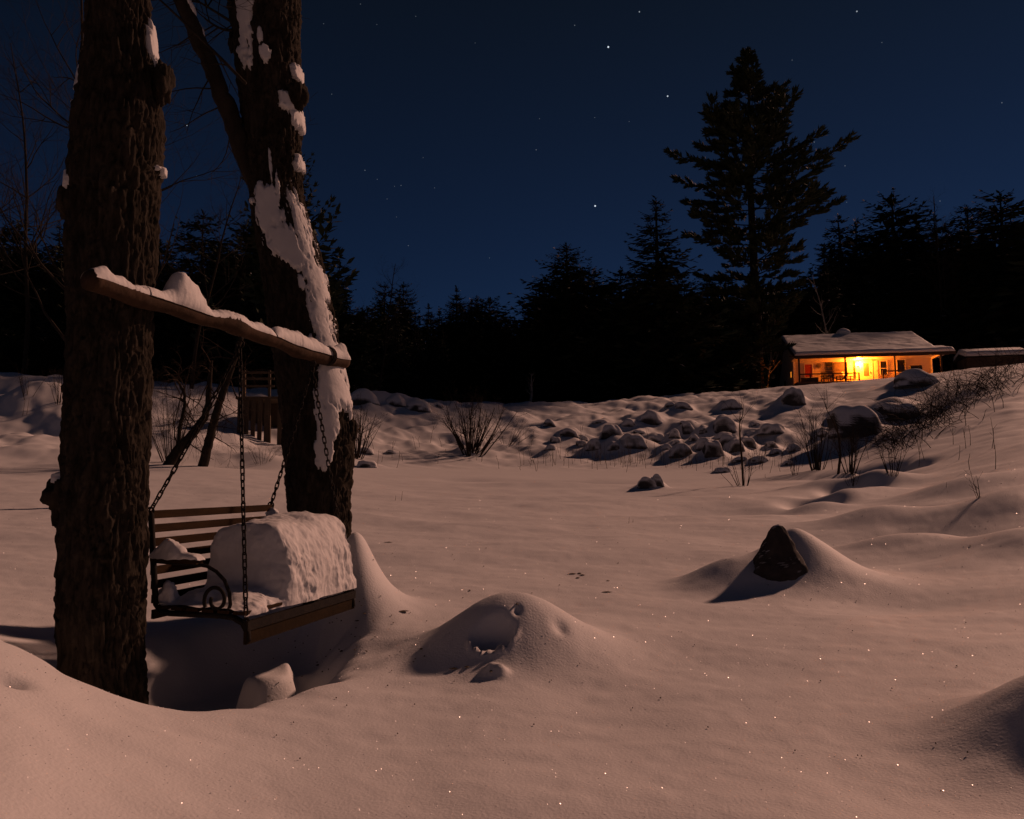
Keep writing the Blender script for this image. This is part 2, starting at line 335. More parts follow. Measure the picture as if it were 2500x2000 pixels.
def ground(X, Y, fine=True):
    X = np.asarray(X, float); Y = np.asarray(Y, float)
    yy = np.clip(Y, 1.0, 499.); t = np.clip(X / np.maximum(Y, 1.0), -1.599, 1.599)
    a = (np.log(yy) - LG[0]) / (LG[1] - LG[0]); b = (t - TG[0]) / (TG[1] - TG[0])
    i = np.clip(a.astype(int), 0, len(LG) - 2); j = np.clip(b.astype(int), 0, len(TG) - 2); a = a - i; b = b - j
    z = (_tab[i, j] * (1 - a) + _tab[i + 1, j] * a) * (1 - b) + (_tab[i, j + 1] * (1 - a) + _tab[i + 1, j + 1] * a) * b
    for bx, by, sx, sy, h, rot in BUMPS:
        c, s = math.cos(math.radians(rot)), math.sin(math.radians(rot))
        R_ = 4.5 * max(sx, sy)
        k = np.nonzero((np.abs(Y - by) < R_) & (np.abs(X - bx) < R_))
        if len(k[0]) == 0: continue
        dx, dy = X[k] - bx, Y[k] - by
        u, v = (dx * c + dy * s) / sx, (-dx * s + dy * c) / sy
        z[k] += h * np.exp(-.5 * (u * u + v * v))
    # snow cone over a rock
    r = np.hypot((X - PX(1930, 6.9)) / 1.0, (Y - 6.9) / .9)
    z = z + .42 * np.exp(-(r / .42) ** 1.6)
    r = np.hypot((X - PX(1240, 4.66)) / 1.12, (Y - 4.66) / .86)
    z = z + .32 * np.exp(-(r / .40) ** 2.1)
    # pit scooped out under the swing
    dx, dy = X - PIT[0], Y - PIT[1]
    u = dx * BN.x + dy * BN.y; v = dx * BP.x + dy * BP.y
    q = np.sqrt((u / 1.28) ** 2 + (v / .78) ** 2)
    q = q + .16 * vnoise(X * 1.7, Y * 1.7, 0, 31) + .06 * vnoise(X * 5, Y * 5, 0, 32)
    z = z - .44 / (1 + np.exp((q - .84) * 11))
    q2 = np.sqrt(((u - .30) / .26) ** 2 + ((v + .16) / .17) ** 2)
    z = z + .26 / (1 + np.exp((q2 - .8 + .45 * vnoise(X * 6, Y * 6, 0, 33)) * 9)) + .10 * np.exp(-((u - .60) ** 2 + (v + .22) ** 2) / .02)
    # burrow in the round mound
    hx, hy = PX(1205, 4.42), 4.40
    r = np.hypot((X - hx) / 1.0, (Y - hy) / .75)
    z = z - .30 / (1 + np.exp((r - .098) * 85)) + .045 * np.exp(-((r - .128) / .02) ** 2) * np.clip((hy + .03 - Y) / .06, 0, 1) * (1 + .5 * vnoise(X * 40, Y * 40, 0, 5))
    for mx_, my_, rr, dd in ((PX(1262,4.52),4.52,.018,.03),(PX(1365,4.5),4.5,.03,.03),(PX(1200,4.16),4.16,.03,-.05),(PX(1225,4.14),4.14,.025,-.045)):
        z = z - dd * np.exp(-.5 * ((X - mx_) ** 2 + (Y - my_) ** 2) / rr ** 2)
    if fine:
        bank = np.clip((z - .35) / 1.2, 0, 1) * np.clip((70 - Y) / 20, 0, 1)
        z = z + bank * np.clip(1.0 - (X / np.maximum(Y, 1) - .30) / .25, .3, 1) * (.20 * vnoise(X * .55, Y * .55, 0, 11) + .15 * vnoise(X * 1.1, Y * 1.1, 0, 12) + .06 * vnoise(X * 2.7, Y * 2.7, 0, 13))
        near = np.clip((26 - Y) / 10, 0, 1)
        z = z + near * (.030 * vnoise(X * .7 + .3 * Y, Y * .9, 0, 14) + .012 * vnoise(X * 2.2, Y * 2.6, 0, 15) + .0035 * vnoise(X * 4.5 + Y * 2, Y * 8, 0, 17) + .0018 * vnoise(X * 14, Y * 14, 0, 16))
    return z + CZ
def gz(X, Y): return float(ground(np.array([X]), np.array([Y]))[0])
def hit(x, y, y0=1.5, y1=140.):
    """where the sight line through a photo pixel meets the snow"""
    r = ray(x, y); Y = np.exp(np.linspace(math.log(y0), math.log(y1), 700))
    z = CZ + r.z / r.y * Y; g = ground(r.x / r.y * Y, Y)
    k = np.argmax(z <= g)
    if not (z[k] <= g[k]): k = len(Y) - 1
    yk = Y[k]
    if k > 0:
        a, b = z[k - 1] - g[k - 1], g[k] - z[k]
        if a + b > 1e-9: yk = Y[k - 1] + (Y[k] - Y[k - 1]) * a / (a + b)
    return Vector((r.x / r.y * yk, yk, CZ + r.z / r.y * yk))
BL = []
def boulder(x, ybase, wpx, hpx, label, group=None, **kw):
    p = hit(x, ybase); k = p.y / F; BL.append((p, wpx / 2 * k, hpx * k, label, group, kw))
S = 3.17
def bk(px, py, w, h, label=None, **kw):
    boulder(1280 + px / S, 940 + py / S, w / S, h / S, label or 'small snow-covered boulder in the scattered field on the far bank',
            None if label else 'small boulders on the far bank', **kw)
bk(690,473,185,125,'large dark-sided boulder left of its twin, mid-height on the far bank')
bk(865,513,205,120,'large round dark-sided boulder lowest of the two twins on the far bank')
bk(1575,392,185,130,'big overhanging boulder beside the tall thin sapling stem on the bank')
bk(990,320,165,95,'boulder with a curled rim of lit snow high on the bank')
bk(1280,388,100,85,'upright snow-capped boulder in a knot of four small ones mid-bank')
bk(1940,392,190,85,'low wedge-shaped boulder right of the sapling, tapering to the right')
bk(1615,200,165,75,'peaked boulder standing just below the pine shadow at the bank top')
bk(1225,575,185,100,'rounded double-humped boulder at the bank foot behind dry weeds')
bk(1480,575,150,125,'steep humped boulder at the bank foot just left of the sapling stem')
bk(545,518,110,80,'small egg-shaped boulder at the bank foot left of the twin boulders')
bk(350,412,140,65,'flat dark boulder upper left of the boulder field')
bk(2115,175,165,130,'tall dark snow dome on the slope below the lit cabin porch')
bk(968,812,150,85,'left hump of the two small snow humps alone out on the field')
bk(1045,806,90,88,'right hump of the two small snow humps alone out on the field')
bk(200,328,90,50,'lone small dark boulder farthest left in the boulder field')
SMALL = ((250,452,85,45),(455,438,100,45),(450,484,95,50),(690,518,115,65),(1240,318,65,35),(1325,333,55,38),(1390,383,65,48),(1165,418,85,62),(1320,443,85,50),
          (1400,520,120,90),(1600,505,150,100),(1650,532,125,90),(1750,503,115,80),(1560,425,140,55),(1800,322,85,34),(1240,193,130,60),(1140,183,90,42),(1930,492,95,45),
          (1970,543,105,45),(2100,523,110,55),(1840,608,130,50),(1690,603,130,42),(1560,683,140,42),(900,393,105,42),(1040,453,150,62),(205,508,85,42),(1110,513,85,45),
          (2060,622,85,35),(1790,403,125,42),(820,330,120,60),(600,300,130,30),(1420,455,70,40),(1180,470,70,40))
for belt, lo_, hi_ in (('upper', 0, 350), ('middle', 350, 470), ('lower', 470, 999)):
    for i_, a in enumerate(sorted(q for q in SMALL if lo_ <= q[1] < hi_)):
        bk(*a, 'small snow-covered boulder, %s from the left in the %s belt of the far bank' % (ORD[i_], belt))
S2 = 4.312
for i, (a, lb) in enumerate((((250,402,330,150),'widest of the snow-capped wall stones, right beside the leaning trunk'),((610,418,240,125),'blocky snow-capped wall stone second from the leaning trunk'),
      ((860,470,270,115),'snow-capped wall stone third from the leaning trunk, above the smaller shrub'),((1075,445,120,65),'small snow-capped stone at the right end of the wall stones'),
      ((110,300,200,130),'high snow-capped stone half hidden by the leaning trunk'),((310,905,150,60),'low snow lump on the field edge left of the smaller shrub'),
      ((575,900,110,40),'tiny snow lump touching the foot of the smaller shrub'),((320,1050,230,75),'long low snow lump at the field edge beside the leaning trunk'))):
    boulder(820 + a[0] / S2, 900 + a[1] / S2, a[2] / S2, a[3] / S2, lb)
S3 = 3.593
boulder(1900 + 1285 / S3, 900 + 172 / S3, 345 / S3, 135 / S3, 'largest snow dome, right in front of the cabin porch', deep=.7)
boulder(1900 + 770 / S3, 900 + 625 / S3, 420 / S3, 235 / S3, 'huge dark overhanging rock in the cut below the thicket', sharp=3.)
boulder(1900 + 1130 / S3, 900 + 470 / S3, 330 / S3, 150 / S3, 'dark slanting rock right of the huge rock in the cut', sharp=3.)
boulder(1900 + 610 / S3, 900 + 430 / S3, 210 / S3, 80 / S3, 'small dark rock perched above left of the huge rock in the cut')
boulder(1900 + 410 / S3, 900 + 615 / S3, 120 / S3, 60 / S3, 'small dark rock behind the twiggy shrub left of the cut')
boulder(1900 + 540 / S3, 900 + 640 / S3, 130 / S3, 80 / S3, 'small dark rock just under the left end of the cut')

for p_, rx_, H_, *_r in BL: BUMPS.append((p_.x + rx_ * .15, p_.y + rx_ * 1.75, rx_ * .95, rx_ * .85, H_ * .72, 0))

# one sheet, fine in front of the viewer, coarse beside and behind
_t = np.concatenate([-np.geomspace(2.6, .80, 26)[:-1], np.linspace(-.80, .80, 700), np.geomspace(.80, 2.6, 26)[1:]])
_Y = np.concatenate([np.linspace(-90, 0, 16)[:-1], np.linspace(0, 1.5, 20)[:-1], np.geomspace(1.5, 60, 760), np.geomspace(60, 480, 60)[1:]])
_W = np.where(_Y < 1.5, 1.5 + (1.5 - _Y) * 1.2, _Y)
GX = _t[None, :] * _W[:, None]; GY = np.repeat(_Y[:, None], len(_t), 1)
GZ = ground(GX, GY)
gme = np_mesh('snow_ground', np.stack([GX, GY, GZ], -1).reshape(-1, 3), grid_quads(len(_Y), len(_t)))
g = link('snow_ground', gme, 'snow', None, None, True)
tag(g, 'smooth warm-tinted snow field with mounds, hollows and banks', 'snow', kind='structure')

# ================================================================== THE TWO TREES AND THE SWING
def trunk_mesh(name, ctr, nth, nz, seed, plate=(34, 34, 4.2), amp=.020, kind=0):
    """ctr: list of (z, X, Y, r) from bottom to top"""
    c = np.array(ctr); z = np.linspace(c[0, 0], c[-1, 0], nz)
    cx, cy, rr = (np.interp(z, c[:, 0], c[:, i]) for i in (1, 2, 3))
    k = np.exp(-.5 * (np.arange(-12, 13) / 5.) ** 2); k /= k.sum()
    sm = lambda a: np.convolve(np.pad(a, 12, mode='edge'), k, 'valid')
    cx, cy, rr = sm(cx), sm(cy), sm(rr)
    th = np.linspace(0, 2 * math.pi, nth, endpoint=False)
    T, Z = np.meshgrid(th, z); R = rr[:, None]
    X0, Y0 = np.cos(T) * .25, np.sin(T) * .25
    wob = .05 * fbm(X0 * 3, Y0 * 3, Z * .8, seed, 3)
    wx = X0 + .022 * fbm(X0 * 12, Y0 * 12, Z * 5, seed + 3, 3)
    f1, f2, cid = worley(wx * plate[0], Y0 * plate[1], Z * plate[2] + 1.1 * fbm(X0 * 9, Y0 * 9, Z * 3, seed + 4, 3), seed + 9)
    crack = np.clip((f2 - f1) * 3.2, 0, 1) ** .6
    fine = fbm(X0 * 40, Y0 * 40, Z * 14, seed + 20, 3)
    d = amp * (crack - .6) + amp * .5 * (cid - .5) + amp * .55 * fine
    rad = R * (1 + wob) + d
    v = np.stack([cx[:, None] + np.cos(T) * rad, cy[:, None] + np.sin(T) * rad, Z], -1)
    return v, (z, cx, cy, rr, th, rad)
def centers(rows, Y, ext_top=None, ext_bot=None):
    r = []
    for y, xl, xr in rows:
        p = at((xl + xr) / 2, y, Y); r.append((p.z, p.x, p.y, (xr - xl) / 2 / F * Y * math.cos(math.atan((p.x) / Y)) * .975))
    r.sort()
    if ext_bot is not None: r.insert(0, (ext_bot, r[0][1], Y, r[0][3] * 1.12))
    if ext_top is not None:
        a, b = r[-2], r[-1]
        r.append((ext_top, b[1] + (b[1] - a[1]) / (b[0] - a[0]) * (ext_top - b[0]) * .8, Y, b[3] * .72))
    return r
def snow_patch(info, Y, ells, seed, thick=.03, holes=.35):
    """snow plastered on a trunk; ells in (angle fraction from the viewer side, photo row)"""
    z, cx, cy, rr, th, rad = info
    n = 150
    u = np.linspace(-1.15, 1.75, n)                       # 0 faces the camera, 1 = right edge, -1 = left edge
    ylo, yhi = min(e[1] - e[3] * 1.3 for e in ells), max(e[1] + e[3] * 1.3 for e in ells)
    rows = np.linspace(ylo, yhi, max(40, int((yhi - ylo) / 3)))
    base = np.array([at(1250, y, Y).z for y in rows])
    U, ZZ = np.meshgrid(u, base); R_ = np.repeat(rows[:, None], n, 1)
    tang = U * math.pi / 2 - math.pi / 2                 # world angle
    CX, CY = np.interp(ZZ, z, cx), np.interp(ZZ, z, cy)
    ir = np.clip(np.searchsorted(z, ZZ), 0, len(z) - 1); it = ((np.mod(tang, 2 * math.pi)) / (2 * math.pi) * len(th)).astype(int) % len(th)
    RR = rad[ir, it]
    US = np.where(U <= 1, np.sin(np.clip(U, -1, 1) * math.pi / 2), 2 - np.sin(U * math.pi / 2)); US = np.where(U < -1, -2 - np.sin(U * math.pi / 2), US)
    T = np.full(U.shape, -9.)
    for e in ells:
        uu, yc, a, b = e[:4]; sl = e[4] if len(e) > 4 else 0.
        T = np.maximum(T, 1 - ((US - uu - sl * (R_ - yc) / b) / a) ** 2 - ((R_ - yc) / b) ** 2)
    T = T + holes * fbm(U * 3.4, R_ / 40., 0, seed, 4, .5)
    sm = np.interp(ZZ, z, rr)
    T = T + .9 * np.clip((sm * 1.005 - RR) / .03, -.35, .35)          # lodges in the furrows, bark plates stay bare
    t01 = np.clip(T * 2.0, 0, 1)
    h = np.where(T > 0, sm * 1.004 + thick * 1.25 * t01 ** .8 * (1 + .15 * fbm(U * 4, R_ / 40., 0, seed + 5, 3)), RR - .03)
    v = np.stack([CX + np.cos(tang) * h, CY + np.sin(tang) * h, ZZ], -1).reshape(-1, 3)
    q = grid_quads(len(rows), n); ok = (T.reshape(-1)[q] > 0).any(1); q = q[ok]
    used = np.unique(q); m = np.zeros(len(v), int); m[used] = np.arange(len(used))
    return v[used], m[q]
def shift(v, o): return np.asarray(v) - np.array(o)

# --- near trunk on the photo's left
YL = 4.05
rowsL = [(-250,215,365),(0,208,376),(120,205,385),(200,195,402),(300,170,413),(450,163,402),(600,158,392),(800,164,377),(1000,154,370),(1140,153,366),(1300,148,361),(1500,142,356),(1620,150,356),(1700,150,362)]
cl = centers(rowsL, YL, 6.5, -.35)
baseL = (cl[0][1], YL, gz(cl[0][1], YL))
tl = thing('maple_tree', 'thick rough-barked trunk nearest the camera, carrying the left end of the swing log', 'tree', baseL)
v, infoL = trunk_mesh('t', cl, 220, 900, 3)
link('trunk', np_mesh('trunk', shift(v, baseL).reshape(-1, 3), grid_quads(900, 220, True)), 'bark', tl, None, True)
def knot(t, name, p, r, sc, seed, m='bark'):
    th = np.linspace(0, 2 * math.pi, 40, endpoint=False); ph = np.linspace(0.02, math.pi - .02, 24)
    T, P_ = np.meshgrid(th, ph)
    d = np.stack([np.cos(T) * np.sin(P_), np.sin(T) * np.sin(P_), np.cos(P_)], -1)
    rr = r * (1 + .28 * fbm(d[..., 0] * 2.2, d[..., 1] * 2.2, d[..., 2] * 2.2, seed, 4))
    v = d * rr[..., None] * np.array(sc) + (np.array(p) - np.array(t['_o']))
    return link(name, np_mesh(name, v.reshape(-1, 3), grid_quads(24, 40, True)), m, t, None, True)
knot(tl, 'burl', at(158, 1215, YL - .02), .085, (.95, .9, 1.5), 5)
knot(tl, 'burl', at(172, 490, YL - .1), .07, (1, .9, 1.5), 8)
knot(tl, 'burl', at(398, 200, YL - .03), .06, (.8, .9, 1.9), 9)
for ells, sd, th_ in (([(-1.0,205,.05,50),(-1.03,258,.06,22)],41,.028),([(1.0,108,.035,52),(1.02,165,.04,32)],42,.022),([(-.84,462,.14,22)],43,.022),
                      ([(1.03,412,.04,12)],45,.025),([(-1.0,1172,.06,20)],46,.05)):
    v, q = snow_patch(infoL, YL, ells, sd, th_, .22)
    if len(q): link('snow_patch', np_mesh('snow_patch', shift(v, baseL), q), 'snow_rough', tl, None, True)
# --- farther trunk with a big side limb
YR = 6.0
rowsR = [(-250,535,725),(0,550,742),(100,566,738),(200,576,738),(300,590,740),(400,598,738),(500,606,745),(600,628,778),(700,644,803),(800,655,824),(880,670,836),(1000,686,862),(1080,693,868),(1200,700,858),(1280,710,858),(1380,712,862),(1450,705,872)]
cr_ = centers(rowsR, YR, 8.5, -.25)
baseR = (cr_[0][1], YR, gz(cr_[0][1], YR))
tr = thing('maple_tree', 'leaning snow-plastered trunk behind the right end of the swing log', 'tree', baseR)
v, infoR = trunk_mesh('t', cr_, 220, 1000, 13, (30, 30, 5.5), .020)
link('trunk', np_mesh('trunk', shift(v, baseR).reshape(-1, 3), grid_quads(1000, 220, True)), 'bark', tr, None, True)
mb = MB()
lp = [(628,440,YR),(596,375,YR-.06),(570,300,YR-.12),(540,230,YR-.2),(505,140,YR-.3),(468,60,YR-.4),(438,-10,YR-.5),(410,-130,YR-.6),(390,-300,YR-.7)]
pts = [at(*p) for p in lp]; pts2 = []
for i in range(len(pts) - 1):
    for k in range(6):
        q = pts[i].lerp(pts[i + 1], k / 6); pts2.append(q + Vector((random.uniform(-1, 1), random.uniform(-1, 1), random.uniform(-1, 1))) * .009)
rad = list(np.linspace(.088, .036, len(pts2)))
mb.tube(pts2, [r * random.uniform(.93, 1.08) for r in rad], 12)
limb = part('limb', mb, 'bark_dark', tr, True)
def twigs(mb, p, d, L, r, depth, rnd, sides=4, gnarl=.35, kids=(2, 4), up=.1, first=.25, shrink=.62):
    n = max(3, int(4 + depth)); pts = [Vector(p)]; d = Vector(d).normalized(); ds = []
    for i in range(n):
        d = (d + Vector((rnd.uniform(-1, 1), rnd.uniform(-1, 1), rnd.uniform(-1, 1))) * gnarl * .5 + Vector((0, 0, up * .3))).normalized()
        pts.append(pts[-1] + d * (L / n)); ds.append(d)
    mb.tube(pts, [max(r * (1 - .75 * i / n), .0012) for i in range(n + 1)], max(3, sides), False)
    if depth <= 0: return
    for k in range(rnd.randint(*kids)):
        s = rnd.uniform(first, .97); i = min(int(s * n), n - 1)
        side = ds[i].cross(Vector((rnd.uniform(-1, 1), rnd.uniform(-1, 1), rnd.uniform(-1, 1))))
        if side.length < 1e-3: continue
        nd = (ds[i] * rnd.uniform(.5, 1.0) + side.normalized() * rnd.uniform(.5, 1.0))
        twigs(mb, pts[i].lerp(pts[i + 1], s * n - i), nd, L * shrink * rnd.uniform(.6, 1.15), max(r * (1 - .7 * s) * .65, .0015), depth - 1, rnd, sides - 1, gnarl, kids, up, first, shrink)
rnd = random.Random(4)
for (a, b, c_) in (((600,205,5.6),(520,120,5.5),(380,-10,5.4)),((600,75,5.9),(545,40,5.8),(470,-5,5.7)),((598,30,5.9),(560,10,5.8),(530,-30,5.7)),((575,70,5.9),(548,85,5.85),(500,45,5.8))):
    mb = MB(); P = [at(*a), at(*b), at(*c_)]
    q = [P[0].lerp(P[1], t) .lerp(P[1].lerp(P[2], t), t) for t in np.linspace(0, 1, 9)]
    mb.tube(q, list(np.linspace(.014, .007, 9)), 6)
    for k in range(5):
        i = rnd.randint(1, 7); twigs(mb, q[i], Vector((rnd.uniform(-1, .6), rnd.uniform(-.4, .4), rnd.uniform(-.5, .8))), .45, .006, 1, rnd)
    part('branch', mb, 'bark_dark', tr, True)
mb = MB()
for k in range(9):
    i = rnd.randint(4, len(pts2) - 8); twigs(mb, pts2[i], Vector((rnd.uniform(-1, .5), rnd.uniform(-.5, .5), rnd.uniform(-.6, .7))), .55, .007, 2, rnd)
o = part('twig', mb, 'bark_dark', tr, True); o['kind'] = 'stuff'
for s0, s1, hh in ((30, 37, .035), (26, 30, .03)):
    mb = MB()
    q = [pts2[i] + Vector((.02, 0, .03 + rad[i] * .55)) for i in range(s0, s1)]
    mb.tube(q, [max(.008, hh * math.sin(math.pi * (i + .5) / len(q)) ** .6) for i in range(len(q))], 10)
    part('snow_cap', mb, 'snow_rough', tr, True)
for ells, sd, th_, ho in (
    ([(-.12,540,.55,66),(.1,600,.70,50),(.35,645,.45,34),(.75,590,.28,110),(.76,690,.26,95),(.74,790,.28,90),(.62,855,.45,30),(.35,482,.10,42),(.1,505,.28,30)],51,.022,.32),
    ([(.72,950,.30,70),(.5,1020,.28,60),(.36,1090,.22,60),(.92,905,.18,60)],52,.018,.62),
    ([(-.36,105,.20,85),(-.32,45,.24,45),(-.5,158,.20,36)],53,.024,.45),([(-.1,10,.26,22)],63,.024,.4),
    ([(.22,170,.17,20)],54,.03,.35),([(.08,132,.08,20)],64,.025,.3),
    ([(.75,272,.28,24),(.95,298,.2,28)],55,.03,.25),
    ([(.97,190,.10,20)],56,.03,.3),([(.16,420,.06,42)],66,.02,.35),([(.95,408,.08,20)],67,.03,.3),
    ([(.40,706,.09,18)],57,.02,.3),([(-.70,508,.09,9)],68,.02,.2),
    ([(.80,1300,.07,30)],58,.02,.35),([(.62,1340,.05,20)],69,.02,.3)):
    v, q = snow_patch(infoR, YR, ells, sd, th_, ho)
    if len(q): link('snow_patch', np_mesh('snow_patch', shift(v, baseR), q), 'snow_rough', tr, None, True)
knot(tr, 'burl', at(725, 230, YR - .12), .09, (.9, .8, 1.3), 15, 'bark')
knot(tr, 'burl', at(858, 1050, YR), .07, (.6, .8, 1.4), 16, 'bark')
knot(tr, 'burl', at(572, 105, YR), .06, (.8, .8, 1.5), 17, 'bark')

# --- log beam
A = at(212, 688, 3.58); B = at(842, 884, 5.98)
zb = (A.z + B.z) / 2; A.z = B.z = zb
beam = thing('log_beam', 'long bare log with snow on top, slung between the two big trunks', 'log', tuple(A))
def on(s): return A.lerp(B, s)
N = 90; mb = MB(); pts = []; rr = []
for i in range(N + 1):
    s = i / N; j = .012 * math.sin(s * 5.2 + .5) + .006 * math.sin(s * 11 + 2) + .003 * math.sin(s * 31 + 1) + .008 * math.exp(-((s - .42) / .05) ** 2)
    pts.append(on(s) + Vector((j * .6, 0, j))); rr.append(.049 + .005 * s + .008 * math.exp(-((s - .44) / .025) ** 2) + .006 * math.exp(-((s - .73) / .02) ** 2) + .004 * math.sin(s * 17) + .003 * math.sin(s * 43 + 2) + random.uniform(-.0012, .0012))
BPTS, BR = pts, rr
mb.tube(pts, rr, 22); part('log', mb, 'log', beam, True)
def beam_snow(s0, s1, prof, seed, wid=1.0):
    n = 90; m = 28; v = np.zeros((n, m, 3)); t = (B - A).normalized(); sd = Vector((t.y, -t.x, 0))
    for i in range(n):
        s = s0 + (s1 - s0) * i / (n - 1); k = s * N; i0 = min(int(k), N - 1); p = BPTS[i0].lerp(BPTS[i0 + 1], k - i0); r = BR[i0]
        e = min(1, 6 * min(i, n - 1 - i) / n) ** .6; h = max(prof(s), .004) * e
        for j in range(m):
            a = math.radians(12 + 156 * j / (m - 1))
            base = Vector(sd * math.cos(a) * r * wid + Vector((0, 0, 1)) * math.sin(a) * r)
            w = math.sin(math.pi * j / (m - 1)) ** .75
            q = p + base * (1.0 + .02 * w) + (Vector((0, 0, 1)) * .85 * math.sin(a) + sd * .32 * math.cos(a)) * h * w
            v[i, j] = q
    nn = np.stack([fbm(v[..., 0] * 16, v[..., 1] * 16, v[..., 2] * 16, seed, 3)] * 3, -1)
    v += nn * np.array([.3, .3, .6]) * .020 * np.sin(np.linspace(0, math.pi, m))[None, :, None]
    return link('snow_cap', np_mesh('snow_cap', shift(v, tuple(A)).reshape(-1, 3), grid_quads(n, m)), 'snow_rough', beam, None, True)
gs = lambda s, c, w: math.exp(-((s - c) / w) ** 2)
beam_snow(.0, .16, lambda s: .010 + .022 * gs(s, .03, .035), 61)
beam_snow(.14, .345, lambda s: .02 + .115 * gs(s, .265, .035) + .105 * gs(s, .235, .022) + .05 * gs(s, .30, .04), 62, 1.15)
beam_snow(.33, .62, lambda s: .009 + .034 * gs(s, .55, .03) + .016 * gs(s, .40, .03) + .012 * gs(s, .475, .02), 63)
beam_snow(.60, .895, lambda s: .075 - .03 * max(0, (s - .8) / .1), 64, 1.15)
beam_snow(.885, 1.0, lambda s: .055 + .05 * gs(s, .98, .03), 65, 1.1)
def sE(x):                         # beam parameter seen at photo column x
    lo, hi = 0, 1
    for _ in range(40):
        m_ = (lo + hi) / 2; p = on(m_)
        if 1250 + F * p.x / (p.y * 1.0 + 0 * p.z) < x: lo = m_
        else: hi = m_
    return lo
E = []
for x in (577, 757):
    s = sE(x); p = on(s) - Vector((0, 0, .050)); E.append(p - Vector((0, 0, .045)))
    mb = MB(); mb.tube([p + Vector((0, 0, .03)), p - Vector((0, 0, .02))], .006, 8)
    mb.tube([p + Vector((.024 * math.sin(a), .004, -.042 + .024 * math.cos(a))) for a in np.linspace(0, 2 * math.pi, 17)], .0055, 8, False)
    part('eye_bolt', mb, 'iron', beam, True)
mb = MB(); p = on(.885); tt = (B - A).normalized(); sdv = Vector((tt.y, -tt.x, 0))
for w in (0, .018, .036):
    mb.tube([p + tt * w + (sdv * math.cos(a) + Vector((0, 0, 1)) * math.sin(a)) * .069 for a in np.linspace(0, 2 * math.pi, 25)], .006, 6, False)
mb.tube([p - sdv * .06 - Vector((0, 0, .03)), at(700, 893, 6.0)], .003, 5)
part('wire_lashing', mb, 'iron', beam, True)

# --- swing bench (u along the bench away from the camera, w towards its back, h up)
FO = at(592, 1556, 4.18)
SL, SD = 1.19, .60
TILT = .02
def sw(u, w, h): return FO + BN * u + BP * w + Vector((0, 0, h + TILT * w))
bench = thing('swing_bench', 'slatted porch swing with black scrolled arms hanging on chains from the log', 'swing', tuple(sw(SL / 2, SD / 2, 0)))
def spath(pts, u, r, name, n=8):
    mb = MB(); mb.tube([sw(u, w, h) for w, h in pts], r, n); return part(name, mb, 'iron', bench, True)
for u in (0.0, SL):
    fr = [(-.035, -.02), (-.03, .03), (.0, .075), (.06, .10), (.14, .105), (.30, .10), (.47, .095), (.53, .105), (.565, .14), (.575, .2), (.60, .40), (.625, .63), (.63, .655)]
    pts = []
    for i in range(len(fr) - 1):
        for k in range(4):
            a, b = fr[i], fr[i + 1]; pts.append((a[0] + (b[0] - a[0]) * k / 4, a[1] + (b[1] - a[1]) * k / 4))
    pts.append(fr[-1])
    o = spath(pts, u, .017, 'side_frame', 10)
    # arm: straight, then a scroll
    sp = [(.595, .375), (.45, .372), (.30, .372), (.24, .365), (.18, .340), (.125, .295), (.092, .23)]
    cxs, czs = .175, .185
    for a in np.linspace(-10, -560, 46):
        r = .088 * (1 - .72 * (-10 - a) / 550) + .006
        sp.append((cxs - r * math.cos(math.radians(a)) * 1.0, czs + r * math.sin(math.radians(a)) * 1.05))
    mb = MB(); mb.tube([sw(u, w, h) for w, h in sp], .0105, 8); part('scroll_arm', mb, 'iron', bench, True)
    mb = MB(); mb.bar(sw(u, .29, .385), sw(u, .59, .388), .055, .022); part('arm_board', mb, 'slat', bench)
for k in range(7):
    h = .635 - k * .078; w = .575 + (h - .1) * .092
    mb = MB(); mb.bar(sw(-.012, w, h), sw(SL + .012, w, h), .018, .046, BN.cross(BP)); part('back_slat', mb, 'slat', bench)
for k in range(6):
    w = .02 + k * .10
    mb = MB(); mb.bar(sw(-.01, w, .125), sw(SL + .01, w, .125), .075, .018); part('seat_slat', mb, 'slat', bench)
mb = MB(); mb.bar(sw(-.02, -.03, .062), sw(SL + .02, -.03, .062), .03, .05); part('front_rail', mb, 'iron', bench)
mb = MB(); mb.bar(sw(-.018, -.028, .0), sw(SL + .018, -.028, .0), .02, .068); part('apron_board', mb, 'apron', bench)
mb = MB(); mb.bar(sw(-.018, .57, .085), sw(SL + .018, .57, .085), .02, .05); part('rear_rail', mb, 'slat', bench)
mb = MB(); mb.tube([(0.019 * math.sin(a) * (1 if True else 1), 0, .0335 * math.cos(a)) if False else ((.011 if abs(math.sin(a)) > .0 else 0) * np.sign(round(math.sin(a), 6)) * min(1, abs(math.sin(a)) * 1.6), 0, .019 * np.sign(round(math.cos(a), 6)) * min(1, abs(math.cos(a)) * 1.1) + .008 * math.cos(a)) for a in np.linspace(0, 2 * math.pi, 13)], .0048, 6, False)
link_me = mb.mesh('link'); link_me.materials.append(M['iron'])
link_me.polygons.foreach_set('use_smooth', [True] * len(link_me.polygons))
